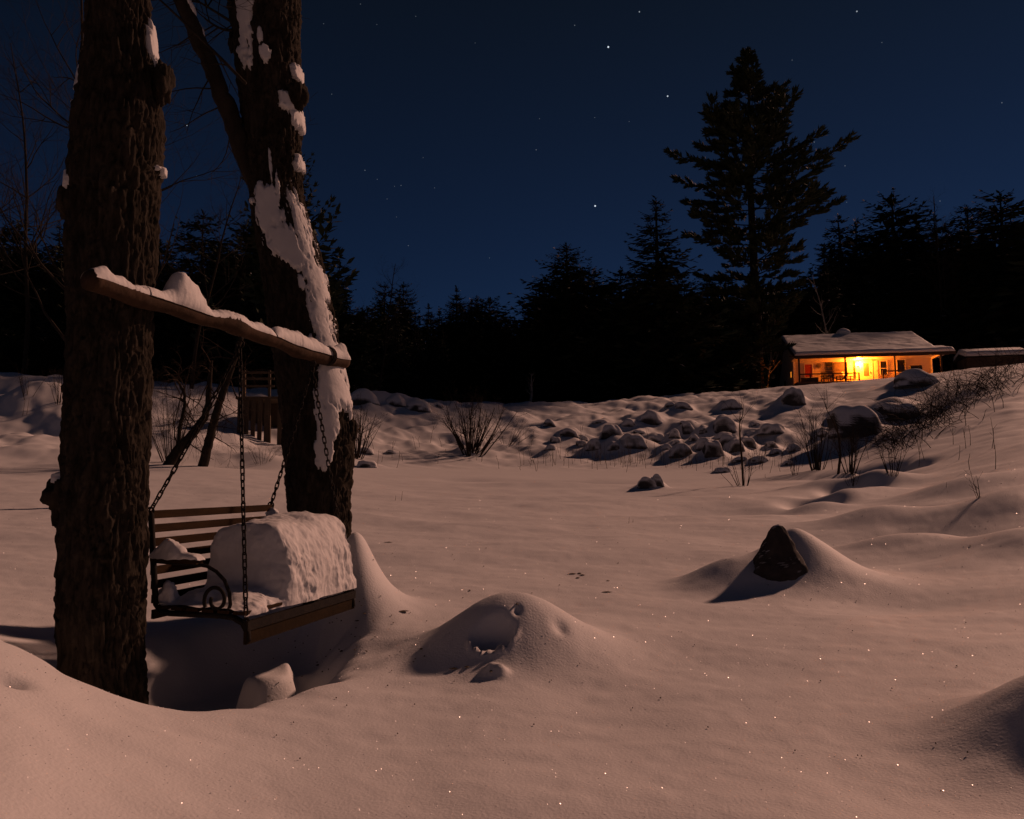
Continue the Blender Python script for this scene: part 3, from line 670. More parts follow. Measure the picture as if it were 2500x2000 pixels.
for e, (u, w, h) in ((0, (0, -.02, .08)), (0, (0, .632, .655)), (1, (SL, -.02, .08)), (1, (SL, .632, .655))):
    a = E[e] - Vector((0, 0, .02)); b = sw(u, w, h); L = (b - a).length; n = int(L / .043)
    mb = MB(); mb.tube([b + Vector((.02 * math.sin(x), 0, .02 * math.cos(x))) for x in np.linspace(0, 2 * math.pi, 13)], .006, 6, False)
    ch = part('chain', mb, 'iron', bench, True)
    d = (a - b).normalized(); quat = d.to_track_quat('Z', 'Y')
    for k in range(n):
        p = b.lerp(a, (k + .5) / n) - Vector((0, 0, .02 * math.sin(math.pi * (k + .5) / n)))
        o = bpy.data.objects.new('link', link_me); C.objects.link(o); o.parent = ch
        o.location = p - Vector(bench['_o'])
        o.rotation_mode = 'QUATERNION'
        o.rotation_quaternion = quat @ Vector((0, 0, 1)).rotation_difference(Vector((0, 0, 1))) @ Matrix.Rotation(math.radians(90 * (k % 2) + 35 + random.uniform(-14, 14)), 3, 'Z').to_quaternion()
        o.scale = (1.0, 1.0, L / n / .043)

# --- snow on the swing
def loft(us, D, H, w0, h0, n_, m, seed, amp, carve=0.0):
    v = np.zeros((len(us), m, 3))
    aa = np.linspace(0, math.pi, 6001); c0 = np.sign(np.cos(aa)) * np.abs(np.cos(aa)) ** (2 / n_); h0_ = np.abs(np.sin(aa)) ** (2 / n_)
    arc = np.concatenate([[0], np.cumsum(np.hypot(np.diff(c0) * .28, np.diff(h0_) * .42))]); tt_ = np.linspace(0, arc[-1], m)
    cs, hs = np.interp(tt_, arc, c0), np.interp(tt_, arc, h0_)
    for i, u in enumerate(us):
        for j in range(m):
            dx, hh = cs[j], hs[j]
            Dv, Hv, w0v = D(u), H(u), w0(u)
            lean = .20 * hh ** 2 if dx > 0 else 0.0           # the front leans back towards the top
            w = w0v - dx * Dv / 2 * (1 - lean)
            p = sw(u, w, h0 + hh * Hv)
            v[i, j] = p
    uu = np.array(us)[:, None] * np.ones(m)[None, :]
    nrm = np.zeros_like(v)
    du = np.gradient(v, axis=0); dv = np.gradient(v, axis=1); nrm = np.cross(du, dv); nrm /= np.linalg.norm(nrm, axis=-1, keepdims=True) + 1e-9
    if np.mean(nrm[:, m // 2, 2]) < 0: nrm = -nrm
    x, y, z = v[..., 0], v[..., 1], v[..., 2]
    along = x * BN.x + y * BN.y
    d = amp * fbm(x * 6.5, y * 6.5, z * 6.5, seed, 4)
    if carve:
        # wind-etched blocky flutes on the front, fading towards the rounded top
        j = np.arange(m)[None, :] / (m - 1)
        msk = np.clip((.36 - j) / .10, 0, 1) * np.clip(.55 + .9 * vnoise(along * 5, z * 6, 0, 73), .08, 1.3)
        wx, wz = along + .012 * vnoise(along * 25, z * 25, 0, 71), z + .012 * vnoise(along * 25, z * 25, 3, 72)
        f1, f2, cid = worley(wx * 11, wz * 12, 0 * z + .5, 77)
        g1, g2, ci2 = worley(wx * 23, wz * 20, 0 * z + .5, 79)
        d = d + msk * (-carve * cid * np.clip((f2 - f1) * 2.2, 0, 1) - carve * .5 * ci2 * np.clip((g2 - g1) * 3, 0, 1) + carve * .35 * fbm(along * 30, z * 12, 0, 78, 3))
    return v + nrm * d[..., None]
us = np.concatenate([np.linspace(-.01, .34, 50), np.linspace(.342, .42, 46), np.linspace(.425, SL - .03, 170), np.linspace(SL - .028, SL + .01, 12)])
sg = lambda x: 1 / (1 + math.exp(-x))
Hf = lambda u: (.035 + .075 * sg((u - .10) / .05) + (.355 + .03 * u) * sg((u - .375) / .013)) * min(1, max(0.02, (SL + .02 - u) / .05)) ** .5
Df = lambda u: .57 + .03 * sg((u - .375) / .02)
w0f = lambda u: .255 - .01 * sg((u - .375) / .02)
v = loft(us, Df, Hf, w0f, .108, 4.0, 150, 81, .016, .012)
o0 = tuple(sw(.8, .28, .12))
pile = link('snow_block', np_mesh('snow_block', shift(v, o0).reshape(-1, 3), grid_quads(len(us), 150)), 'snow_rough', None, o0, True)
tag(pile, 'thick block of wind-carved snow heaped on the seat of the swing', 'snow')
us = np.linspace(.30, .60, 60)
def armv():
    n, m = 60, 24; v = np.zeros((n, m, 3))
    for i in range(n):
        w = .605 - .33 * i / (n - 1); s = i / (n - 1); e = min(1, 10 * min(i, n - 1 - i) / n) ** .5
        h = (.035 + .075 * gs(s, .36, .22) * 1.1) * e
        for j in range(m):
            a = math.pi * j / (m - 1)
            v[i, j] = sw(-.004 - .042 * math.cos(a) * (.9 if j else .9), w, .396 + h * math.sin(a) ** .6)
    v += (fbm(v[..., 0] * 20, v[..., 1] * 20, v[..., 2] * 20, 83, 3) * .006)[..., None]
    return v
o0 = tuple(sw(0, .45, .395)); v = armv()
tag(link('snow_ridge', np_mesh('snow_ridge', shift(v, o0).reshape(-1, 3), grid_quads(60, 24)), 'snow_rough', None, o0, True), 'sharp little ridge of snow lying on the near arm of the swing', 'snow')
def clump(p, r, sc, seed, n=28, m=36, amp=.22):
    th = np.linspace(0, 2 * math.pi, m, endpoint=False); ph = np.linspace(0.02, math.pi - .02, n); T, P_ = np.meshgrid(th, ph)
    d = np.stack([np.cos(T) * np.sin(P_), np.sin(T) * np.sin(P_), np.cos(P_)], -1)
    rr = r * (1 + amp * fbm(d[..., 0] * 1.6 + seed, d[..., 1] * 1.6, d[..., 2] * 1.6, seed, 3))
    return np_mesh('clump', (d * rr[..., None] * np.array(sc)).reshape(-1, 3), grid_quads(n, m, True))
p = sw(.05, .535, .17)
tag(link('snow_clump', clump(p, .075, (.7, .7, 1.15), 91), 'snow_rough', None, p, True), 'small peaked lump of snow in the rear corner of the swing seat', 'snow')
p = sw(SL - .03, .60, .60)
tag(link('snow_clump', clump(p, .042, (1, .8, .9), 92), 'snow_rough', None, p, True), 'tiny wedge of snow on the far top corner of the swing backrest', 'snow')

# ================================================================== BOULDERS UNDER SNOW
bcount = [0]
def build_boulder(p, rx, H, label, group, name='boulder', sharp=2.3, m='rock', deep=.8):
    seed = 200 + bcount[0]; bcount[0] += 1
    n, mm = 24, 40
    th = np.linspace(0, 2 * math.pi, mm, endpoint=False); ph = np.linspace(.01, math.pi / 2 + .12, n); T, P_ = np.meshgrid(th, ph)
    sx, sy, sz = np.cos(T) * np.sin(P_), np.sin(T) * np.sin(P_), np.cos(P_)
    nrm = (abs(sx) ** sharp + abs(sy) ** sharp + abs(sz) ** sharp) ** (-1 / sharp)
    d = np.stack([sx * nrm, sy * nrm, sz * nrm], -1)
    rr = 1 + .13 * fbm(d[..., 0] * 1.1 + seed, d[..., 1] * 1.1, d[..., 2] * 1.1, seed, 2)
    # the lee side trails into the drift behind, the side towards the viewer stays steep
    v = d * rr[..., None] * np.array([rx, rx * deep, H * 1.05])
    v[..., 1] *= np.where(v[..., 1] > 0, 2.0, .8)
    f = np.clip((.45 - d[..., 2]) / .45, 0, 1) ** 2                     # skirt of drifted snow
    v[..., 0] *= 1 + .15 * f
    v[..., 0] += v[..., 2] * random.uniform(-.2, .1)
    loc = p + Vector((0, rx * deep * .8, 0)); loc.z = min(gz(loc.x, loc.y), p.z + H * .25) - .02
    o = link(name, np_mesh(name, v.reshape(-1, 3), grid_quads(n, mm, True)), m, None, loc, True)
    return tag(o, label, 'boulder', group)
for b_ in BL: build_boulder(*b_[:5], **b_[5])
# dark pointed rock whose face shows through the snow cone
cone_rock = snow_over('cone_rock', (.024, .021, .020), (.060, .052, .048), .58, .88, 7.)
n, mm = 44, 56
hh = np.linspace(0, 1, n); th = np.linspace(0, 2 * math.pi, mm, endpoint=False); T, Hh = np.meshgrid(th, hh)
prof_ = np.interp(hh, [0, .15, .3, .5, .7, .86, .94, .98, 1.0], [.80, .95, .92, .72, .50, .32, .22, .13, .01])[:, None]
cx_ = np.cos(T) * np.where(np.cos(T) < 0, 1.0, .92); rr = prof_ * (1 + .14 * fbm(np.cos(T) * 1.4, np.sin(T) * 1.4, Hh * 3, 301, 4, .6))
v = np.stack([cx_ * rr * .29, np.sin(T) * rr * .19, Hh * .58 - .08], -1)
p = hit(1918, 1434); loc = Vector((p.x + .05, p.y + .27, p.z + .0))
tag(link('boulder', np_mesh('boulder', v.reshape(-1, 3), grid_quads(n, mm, True)), cone_rock, None, loc, True),
    'dark pointed rock standing in the tall snow cone at right of the field', 'boulder')

# ================================================================== CONIFERS
def spruce_meshes(H, R, seed, whorls, nb, shaggy=1.0, up=0.0, bare=.05, exp=.85, tw=12):
    rnd = random.Random(seed); tr_, cr = MB(), MB()
    tr_.tube([(0, 0, -.6), (0, 0, 0), (.01 * H * rnd.uniform(-1, 1), 0, H * .5), (0, 0, H)], [H * .014, H * .013, H * .008, .012], 8)
    V, Q = [], []
    def quad(a, b, wv):
        o = len(V); V.extend([a, a.lerp(b, .45) + wv, b, a.lerp(b, .45) - wv]); Q.append((o, o + 1, o + 2, o + 3))
    for i in range(whorls):
        f = bare + (1 - bare) * (i + rnd.uniform(-.3, .3)) / whorls; f = min(max(f, bare), .985); z = f * H
        a0 = rnd.uniform(0, 6.28)
        for j in range(nb):
            if rnd.random() < .10: continue
            a = a0 + 6.283 * j / nb + rnd.uniform(-.35, .35)
            L = R * ((1 - f) ** exp + .06) * rnd.uniform(.62, 1.18); 
            if rnd.random() < .08: L *= .5
            o = Vector((math.cos(a), math.sin(a), 0)); sd = Vector((-o.y, o.x, 0))
            pts = []; n = 6; dr = -.25 + up * 1.0 + .55 * f + rnd.uniform(-.1, .1)
            for k in range(n + 1):
                s = k / n; pts.append(Vector((0, 0, z)) + o * (L * s) + Vector((0, 0, L * (dr * s + (.22 - .1 * up) * s * s * s))) + sd * (L * .08 * math.sin(s * 3 + j)))
            tr_.tube(pts, [max(.006, H * .0022 * (1 - .8 * s / n)) for s in range(n + 1)], 3, False)
            m = max(4, int(tw * (.5 + .7 * L / R)))
            for k in range(m):
                s = .12 + .88 * (k + rnd.random()) / m; q = s * n; i0 = min(int(q), n - 1); p = pts[i0].lerp(pts[i0 + 1], q - i0)
                for sg_ in (-1, 1):
                    l = L * (.34 * (1 - s) + .13) * rnd.uniform(.6, 1.25) * shaggy
                    d = (o * rnd.uniform(.35, 1.0) + sd * sg_ * rnd.uniform(.25, 1.0) + Vector((0, 0, rnd.uniform(-.45, .12) + up * .8))).normalized()
                    wv = d.cross(Vector((rnd.uniform(-.5, .5), rnd.uniform(-.5, .5), 1))).normalized() * l * rnd.uniform(.13, .24)
                    quad(p, p + d * l, wv)
                    if rnd.random() < .55:
                        d2 = (d + Vector((rnd.uniform(-.4, .4), rnd.uniform(-.4, .4), rnd.uniform(-.9, -.2) + up))).normalized()
                        quad(p + d * l * .3, p + d * l * .3 + d2 * l * .7, d2.cross(o).normalized() * l * .12)
            e = pts[-1]; d = (pts[-1] - pts[-2]).normalized()
            for k in range(3):
                dd = (d + Vector((rnd.uniform(-.5, .5), rnd.uniform(-.5, .5), rnd.uniform(-.2, .4)))).normalized(); quad(e - d * L * .05, e + dd * L * .13, dd.cross(sd + Vector((0, 0, .5))).normalized() * L * .028)
    for k in range(14):
        zz = H * rnd.uniform(.95, 1.0); a = rnd.uniform(0, 6.28); d = Vector((math.cos(a) * .5, math.sin(a) * .5, .8)).normalized()
        quad(Vector((0, 0, zz)), Vector((0, 0, zz)) + d * H * .022, d.orthogonal().normalized() * H * .004)
    cr.v = [tuple(v) for v in V]; cr.f = Q
    return tr_.mesh('trunk'), cr.mesh('crown'), V
def pine_meshes(H, R, seed):
    """old white pine: irregular whorls of long level branches ending in upswept plumes"""
    rnd = random.Random(seed); tr_ = MB(); V, Q = [], []
    tr_.tube([(0, 0, -.8), (.1, 0, H * .2), (-.1, .1, H * .55), (0, 0, H * .98)], [.42, .36, .24, .03], 10)
    def plume(p, d, l):
        for k in range(15):
            dd = (d + Vector((rnd.uniform(-1, 1), rnd.uniform(-1, 1), rnd.uniform(-.6, .9))) * .55).normalized()
            a = p + d * l * rnd.uniform(-.25, .55); ll = l * rnd.uniform(.45, .8); wv = dd.orthogonal().normalized()
            wv = (Matrix.Rotation(rnd.uniform(0, 6.28), 3, dd) @ wv) * ll * .13
            o = len(V); b = a + dd * ll; V.extend([a, a.lerp(b, .5) + wv, b, a.lerp(b, .5) - wv]); Q.append((o, o + 1, o + 2, o + 3))
    # radius profile measured from the silhouette: (height fraction, half width fraction)
    prof = [(0, .3), (.2, .45), (.3, .58), (.4, .82), (.44, .72), (.52, .93), (.56, 1.0), (.61, .98), (.68, .95), (.72, .80), (.78, .58), (.84, .40), (.91, .21), (.96, .09), (1, .02)]
    z = .13 * H
    while z < H * .985:
        f = z / H; nb = rnd.randint(4, 6); a0 = rnd.uniform(0, 6.28)
        Rm = np.interp(f, [p[0] for p in prof], [p[1] for p in prof]) * R
        for j in range(nb):
            a = a0 + 6.283 * j / nb + rnd.uniform(-.4, .4); L = Rm * rnd.uniform(.40, 1.15)
            if rnd.random() < .15: L *= rnd.uniform(.5, .8)
            o = Vector((math.cos(a), math.sin(a), 0)); sd = Vector((-o.y, o.x, 0)); n = 8
            dr = -.08 + .40 * max(0, f - .6) + rnd.uniform(-.12, .1); cu = rnd.uniform(.10, .30)
            pts = [Vector((0, 0, z)) + o * (L * s) + Vector((0, 0, L * (dr * s + cu * s ** 2.5))) + sd * (L * .07 * math.sin(2.5 * s + j)) for s in np.linspace(0, 1, n + 1)]
            tr_.tube(pts, [max(.012, .075 * (1 - f * .6) * (1 - .8 * k / n)) for k in range(n + 1)], 4, False)
            m = int(9 + 14 * L / R)
            for k in range(m):
                s = .16 + .86 * (k + rnd.random()) / m; s = min(s, 1.); q = s * n; i0 = min(int(q), n - 1); p = pts[i0].lerp(pts[i0 + 1], q - i0)
                sgn = rnd.choice((-1, 1)); l = L * (.26 * (1.1 - s)) * rnd.uniform(.5, 1.1) + .25
                d = (o * rnd.uniform(.4, 1) + sd * sgn * rnd.uniform(.2, .9) + Vector((0, 0, rnd.uniform(-.02, .38)))).normalized()
                e = p + d * l
                tr_.tube([p, p.lerp(e, .5) + Vector((0, 0, .04)), e], [.012, .009, .005], 3, False)
                for s2 in (.35, .7, 1.0):
                    plume(p.lerp(e, s2), (d + Vector((0, 0, .25))).normalized(), min(rnd.uniform(.45, .8), .22 + .22 * L))
            plume(pts[-1], ((pts[-1] - pts[-2]).normalized() + Vector((0, 0, .3))).normalized(), min(.8, .22 + .22 * L))
        z += H * rnd.uniform(.028, .048) * (1.15 - .55 * f)
    cr = MB(); cr.v = [tuple(v) for v in V]; cr.f = Q
    return tr_.mesh('trunk'), cr.mesh('crown')
def tree_thing(name, label, cat, loc, meshes, mats, group=None, sc=(1, 1, 1), rz=0., snow=None):
    t = thing(name, label, cat, loc, group, rz or 1e-4); t.scale = sc
    link('trunk', meshes[0], mats[0], t); link('crown', meshes[1], mats[1], t)
    if snow is not None:
        o = link('snow_dusting', snow, 'snow', t); o['kind'] = 'stuff'
    return t
def dusting(V, n, seed, size=.05):
    rnd = random.Random(seed); mb = MB()
    for k in range(n):
        i = rnd.randrange(len(V) // 4) * 4; p = (V[i] + V[i + 2]) / 2; s = size * rnd.uniform(.5, 1.5); d = (V[i + 2] - V[i]).normalized()
        w = d.cross(Vector((0, 0, 1))); w = w.normalized() if w.length > 1e-3 else Vector((1, 0, 0)); u = Vector((0, 0, s * .35))
        mb.add([p - d * s * 1.6, p + w * s * .6 + u * .3, p + d * s * 1.6, p - w * s * .6 + u * .3, p + u * 1.6], [(0, 1, 4), (1, 2, 4), (2, 3, 4), (3, 0, 4)])
    return mb.mesh('snow_dusting')
PROTO = []
for i, (R, wh, nb, sh, up, ex) in enumerate(((2.7, 26, 7, 1., .0, .85), (2.2, 30, 6, 1.05, .05, .95), (3.2, 22, 7, 1.1, .12, .75), (2.0, 24, 6, 1.1, -.05, .8), (3.4, 18, 7, 1.25, .25, .7))):
    a, b, V = spruce_meshes(12., R * 1.1, 40 + i, wh + 3, nb, sh * 1.1, up, .04, ex * .92, 10)
    a.materials.append(M['bark_dark']); b.materials.append(M['needle_far'])
    PROTO.append((a, b, dusting(V, 60, i, .06)))
first = {}
def conifer(k, x, ytop, Y, label, group, wide=1.0, name='spruce_tree', snow=False, xb=None):
    top = at(x, ytop, Y); X = top.x; z0 = gz(X, Y) - .3; s = (top.z - z0) / 12.
    t = thing(name, label, 'tree', (X, Y, z0), group, random.uniform(.01, 6.28)); w = s * wide
    t.scale = (w, w, s)
    link('trunk', PROTO[k][0], None, t); link('crown', PROTO[k][1], None, t)
    if snow:
        o = link('snow_dusting', PROTO[k][2], 'snow', t); o['kind'] = 'stuff'
    return t
# the great pine and the named spruces
pm = pine_meshes(27.0, 6.1, 8)
top = at(1826, 118, 66); z0 = gz(top.x, 66) - .3; s = (top.z - z0) / 27.
tree_thing('pine_tree', 'towering old pine that rises highest above the tree line left of the cabin', 'tree', (top.x, 66, z0), pm, ('bark_dark', 'needle'), None, (s, s, s), 1.0)
hero = [
 (1, 1601, 484, 62, 'tall narrow spruce just left of the towering pine', 1.90),
 (0, 1383, 598, 66, 'tiered spruce standing left of the tall narrow spruce', 2.23),
 (3, 2045, 525, 104, 'slim spruce nearest right of the towering pine', 1.98),
 (1, 2089, 540, 108, 'thin spire of a spruce second right of the towering pine', 1.65),
 (2, 2177, 479, 104, 'broad spruce whose pointed crown rises above the cabin roof', 1.90),
 (1, 2237, 533, 106, 'narrow spruce right of the broad one above the cabin', 1.81),
 (3, 2279, 522, 106, 'narrow spruce left of the bare birch crown', 1.81),
 (0, 2360, 500, 104, 'pointed spruce above the snow-roofed shed', 1.81),
 (2, 2441, 470, 92, 'tallest broad spruce at the right edge of the picture', 1.98),
 (3, 2484, 545, 104, 'spruce cut by the right edge of the picture', 1.81),
 (3, 1115, 700, 80, 'thin spire that stands proud of the low middle tree line', 1.48),
 (0, 985, 690, 78, 'small spire at the left end of the low middle tree line', 1.65),
]
for k, x, y, Y, lb, w in hero: conifer(k, x, y, Y, lb, None, w, snow=True)
pl = spruce_meshes(12., 4.3, 77, 17, 6, 1.15, .45, .05, .55, 13)
pl[0].materials.append(M['bark_dark']); pl[1].materials.append(M['needle'])
top = at(712, 385, 44); z0 = gz(top.x, 44) - .3; s = (top.z - z0) / 12.
tree_thing('pine_tree', 'shaggy pine with upswept boughs showing behind the leaning trunk', 'tree', (top.x, 44, z0), pl, (None, None), None, (s * .80, s * .80, s), .9, dusting(pl[2], 120, 5, .05))
# forest rows
rf = random.Random(21)
def row(x0, x1, step, ylo, yhi, Y0, Y1, label, group, wide=(1.4, 2.0), snow=.3):
    x = x0; todo = []
    while x < x1:
        todo.append((x + rf.uniform(-step, step) * .4, rf.randrange(5), rf.uniform(ylo, yhi), rf.uniform(Y0, Y1), rf.uniform(*wide), rf.random() < snow))
        x += step * rf.uniform(.7, 1.3)
    n_ = 0
    for x, k, yt, Y, w, sn in sorted(todo):
        seen = -40 < x < 2540
        lb = label.replace('@', ORD[min(n_, 29)]) if seen else label.replace('@ from the left', 'one more beyond the frame')
        n_ += seen
        conifer(k, x, yt, Y, lb, group, w, snow=sn)
row(880, 1350, 30, 715, 775, 72, 84, 'dark conifer, @ from the left along the skyline of the low middle tree line', 'skyline conifers of the low middle tree line')
row(860, 1350, 34, 790, 860, 62, 70, 'short dark conifer, @ from the left in the front rank behind the boulder bank', 'front rank of conifers behind the boulder bank', (1.2, 1.7), .5)
row(860, 1420, 26, 745, 800, 86, 98, 'dark conifer half hidden in the rear rank of the middle tree line', 'rear rank of the middle tree line')
row(1340, 1560, 26, 650, 700, 68, 84, 'dark conifer, @ from the left between the tiered and the tall narrow spruce', 'conifers between the two named spruces')
row(1350, 1830, 36, 760, 830, 63, 70, 'short dark conifer, @ from the left at the feet of the towering pine', 'short conifers at the feet of the towering pine', (1.2, 1.7), .5)
row(1560, 2030, 34, 640, 720, 78, 92, 'dark conifer filling the wood right behind the towering pine', 'conifers behind the towering pine')
row(2000, 2560, 34, 560, 620, 104, 118, 'dark conifer, @ from the left in the jagged skyline above cabin and shed', 'skyline conifers above cabin and shed')
row(1960, 2620, 36, 640, 720, 92, 102, 'dark conifer standing close behind the cabin and the shed', 'conifers close behind cabin and shed', (1.2, 1.6), .4)
row(2520, 2760, 50, 500, 570, 96, 110, 'dark conifer beyond the right edge of the clearing', 'conifers beyond the right edge')
row(-30, 700, 46, 515, 600, 54, 64, 'tall dark conifer, @ from the left at the back of the left-hand wood', 'tall conifers at the back of the left-hand wood', (1.3, 1.8), .7)
row(-30, 860, 44, 600, 700, 48, 55, 'snow-flecked conifer, @ from the left in the middle of the left-hand wood', 'snow-flecked conifers of the left-hand wood', (1.4, 2.0), .8)
row(700, 960, 36, 690, 760, 54, 64, 'dark conifer, @ from the left between shaggy pine and middle tree line', 'conifers right of the shaggy pine', (1.1, 1.5), .6)
row(-30, 860, 50, 790, 860, 42, 46, 'low bushy conifer, @ from the left along the top of the left-hand bank', 'low conifers on top of the left-hand bank', (2.0, 2.8), .8)
# dark mass filling the wood behind the single trees
mass = MB()
for k in range(330):
    x = rf.uniform(-900, 3300); Y = rf.uniform(120, 170); y = rf.uniform(800, 880) - (100 if x > 1350 else 0) - (60 if x > 2000 or x < 600 else 0)
    tp = at(x, y, Y); b = gz(tp.x, Y); H = tp.z - b; R = H * .28
    n = 9
    for q in range(8):
        f0 = q / 8; r0 = R * (1 - f0) * rf.uniform(.85, 1.2) + .15; zz = b + H * f0 * .95; o = len(mass.v)
        mass.v.append((tp.x, Y, zz + H * .24))
        for j in range(n): mass.v.append((tp.x + math.cos(6.283 * j / n + q) * r0 * rf.uniform(.65, 1.2), Y + math.sin(6.283 * j / n + q) * r0, zz + rf.uniform(-.05, .03) * H))
        for j in range(n): mass.f.append((o, o + 1 + j, o + 1 + (j + 1) % n))
fo = link('distant_forest', mass.mesh('distant_forest'), 'needle_far')
tag(fo, 'black mass of far forest filling the gaps between the trees', 'forest', kind='stuff')

# ================================================================== BARE TREES, SHRUBS, WEEDS
def bare_tree(p, H, r, seed, lean=(0, 0), depth=4, kids=(3, 5), gn=.30, first=.3):
    rnd = random.Random(seed); tmb, cmb = MB(), MB(); n = 12; pts = [Vector(p)]; d = Vector((lean[0], lean[1], 1)).normalized()
    for i in range(n):
        d = (d + Vector((rnd.uniform(-1, 1), rnd.uniform(-1, 1), 0)) * .10 + Vector((0, 0, .06))).normalized(); pts.append(pts[-1] + d * H / n)
    tmb.tube(pts, [max(r * (1 - .85 * i / n), .006) for i in range(n + 1)], 8)
    for k in range(int(9 + H)):
        s = rnd.uniform(first, .98); i = min(int(s * n), n - 1); a = rnd.uniform(0, 6.28)
        nd = Vector((math.cos(a), math.sin(a), rnd.uniform(.3, 1.3)))
        twigs(cmb, pts[i], nd, H * .30 * (1.15 - s) * rnd.uniform(.7, 1.3) + .25, r * (1 - .8 * s) * .5, depth - 1, rnd, 5, gn, kids, .25)
    return tmb, cmb
def bare(name, label, x, ybase, ytop, Y, r, seed, m='bark_dark', group=None, lean=(0, 0), **kw):
    b = at(x, ybase, Y); b.z = gz(b.x, Y) - .15; top = at(x, ytop, Y); H = top.z - b.z
    t = thing(name, label, 'tree', tuple(b), group)
    a, c = bare_tree(b, H, r, seed, lean, **kw); part('trunk', a, m, t, True); part('crown', c, m, t)
    return t
bare('bare_tree', 'bare tree at the left edge, its dark limbs reaching above the frame', 205, 1100, -160, 13, .085, 11, lean=(-.10, 0), gn=.42)
bare('bare_tree', 'slender bare tree just left of the thickest trunk', 60, 900, 60, 37, .12, 12, gn=.35)
bare('bare_tree', 'thin bare tree at the far left, in front of the wood', -40, 900, 160, 38, .13, 13, gn=.35)
bare('bare_tree', 'bare treetop showing in the gap between the two big trunks', 465, 1000, 425, 34, .10, 15, gn=.25)
bare('bare_tree', 'small bare tree with a fan of fine twigs left of the low tree line', 925, 960, 640, 46, .10, 17, gn=.22)
bare('bare_tree', 'ghostly bare birch crown above the forest behind the cabin', 2316, 800, 480, 88, .22, 18, gn=.2)
bare('birch_tree', 'forked pale birch lit by the porch lamp behind the cabin roof', 2026, 830, 668, 74, .16, 19, 'birch', gn=.3, first=.25, depth=2, kids=(1, 2))
bare('bare_tree', 'pale leaning snag left of the cabin gable', 1868, 930, 770, 67, .12, 20, 'birch', lean=(.12, 0), gn=.3, depth=3)
bare('bare_tree', 'dead snag stub standing in front of the low tree line', 1294, 985, 912, 52, .12, 23, 'birch', gn=.2, depth=2, kids=(1, 1))

# leaning double-stemmed small tree behind the swing
p1, p2 = hit(418, 1122), hit(488, 1138)
tw_ = thing('leaning_tree', 'small double-stemmed tree leaning right, seen under the swing log', 'tree', tuple(p2))
Yt = p2.y
def stem(pix, r0, r1, Y):
    q = [at(x, y, Y) for x, y in pix]; out_ = []
    for i in range(len(q) - 1):
        for k in range(5): out_.append(q[i].lerp(q[i + 1], k / 5) + Vector((random.uniform(-1, 1), random.uniform(-1, 1), random.uniform(-1, 1))) * .012)
    out_.append(q[-1]); mb = MB(); mb.tube(out_, list(np.linspace(r0, r1, len(out_))), 9); return mb, out_
rnd = random.Random(9)
m1, o1 = stem([(405,1150),(430,1105),(470,1060),(500,1020),(508,985),(512,930),(516,880)], .17, .05, Yt); part('stem', m1, 'bark_dark', tw_, True)
m2, o2 = stem([(492,1150),(505,1100),(520,1040),(535,985),(555,930),(572,880),(590,820)], .15, .07, Yt); part('stem', m2, 'bark_dark', tw_, True)
m3, o3 = stem([(435,1090),(440,1040),(452,990),(450,960),(430,925),(400,905)], .06, .03, Yt); part('stem', m3, 'bark_dark', tw_, True)
mb = MB()
for o_ in (o1, o2, o3):
    for k in range(14):
        i = rnd.randint(6, len(o_) - 2); twigs(mb, o_[i], Vector((rnd.uniform(-1, 1), rnd.uniform(-1, .3), rnd.uniform(-.7, .6))), rnd.uniform(.7, 1.6), .022, 3, rnd, 4, .5, (2, 4), -.25)
part('crown', mb, 'twig', tw_)
def shrub(x, ybase, hpx, wpx, n, label, seed, name='bare_shrub', m='twig', r=.014, depth=2, lean=0., group=None, Y=None):
    p = hit(x, ybase) if Y is None else Vector((at(x, ybase, Y).x, Y, gz(at(x, ybase, Y).x, Y)))
    k = p.y / F; H = hpx * k; W = wpx * k / 2; rnd = random.Random(seed)
    t = thing(name, label, 'shrub', tuple(p), group)
    for i in range(n):
        a = rnd.uniform(0, 6.28); rr = rnd.random() ** .6; dx = math.cos(a) * rr; b = p + Vector((dx * W * .28, math.sin(a) * rr * W * .3, -.05)); b.z = gz(b.x, b.y) - .04
        mb = MB(); d = Vector((dx * W * 1.15 / H + lean, math.sin(a) * rr * W / H, 1))
        twigs(mb, b, d, H * rnd.uniform(.6, 1.1), r * rnd.uniform(.6, 1.2), depth, rnd, 5, .16, (2, 4), .15, .35, .45)
        part('stem', mb, m, t)
    return t
shrub(868, 1118, 125, 130, 26, 'smaller of the two leafless shrubs at the left edge of the snow field', 31, r=.028, depth=3)
shrub(1150, 1100, 125, 250, 48, 'larger, wide leafless shrub on the far side of the snow field', 32, r=.030, depth=3)
shrub(1245, 1085, 70, 150, 14, 'low weedy clump leaning right of the larger shrub', 33, r=.012, lean=.6)
shrub(1994, 1148, 150, 110, 24, 'dense twiggy shrub at the left side of the dark cut', 34, r=.016)
shrub(2075, 1155, 110, 90, 18, 'twiggy shrub with a bent main stem in front of the dark cut', 35, r=.014)
shrub(2178, 1160, 100, 75, 12, 'small open shrub growing at the edge of the gully', 36, r=.010)
shrub(2085, 1105, 55, 70, 12, 'short shrub close under the huge dark rock', 37, r=.010)
shrub(1940, 1160, 80, 50, 8, 'small sprig left of the dense twiggy shrub', 38, r=.008)
shrub(2080, 1183, 45, 50, 12, 'tiny tuft of twigs below the bent-stemmed shrub', 39, r=.006)
shrub(1815, 1187, 100, 170, 9, 'low spray of basal shoots round the tall sapling stem', 40, r=.010, depth=1)
shrub(2395, 1215, 60, 60, 4, 'tiny dead weed standing alone on the smooth right-hand slope', 41, r=.006, depth=1)
shrub(420, 1130, 190, 150, 26, 'tangled brush on the snow slope beside the thickest trunk', 42, r=.012, depth=3)
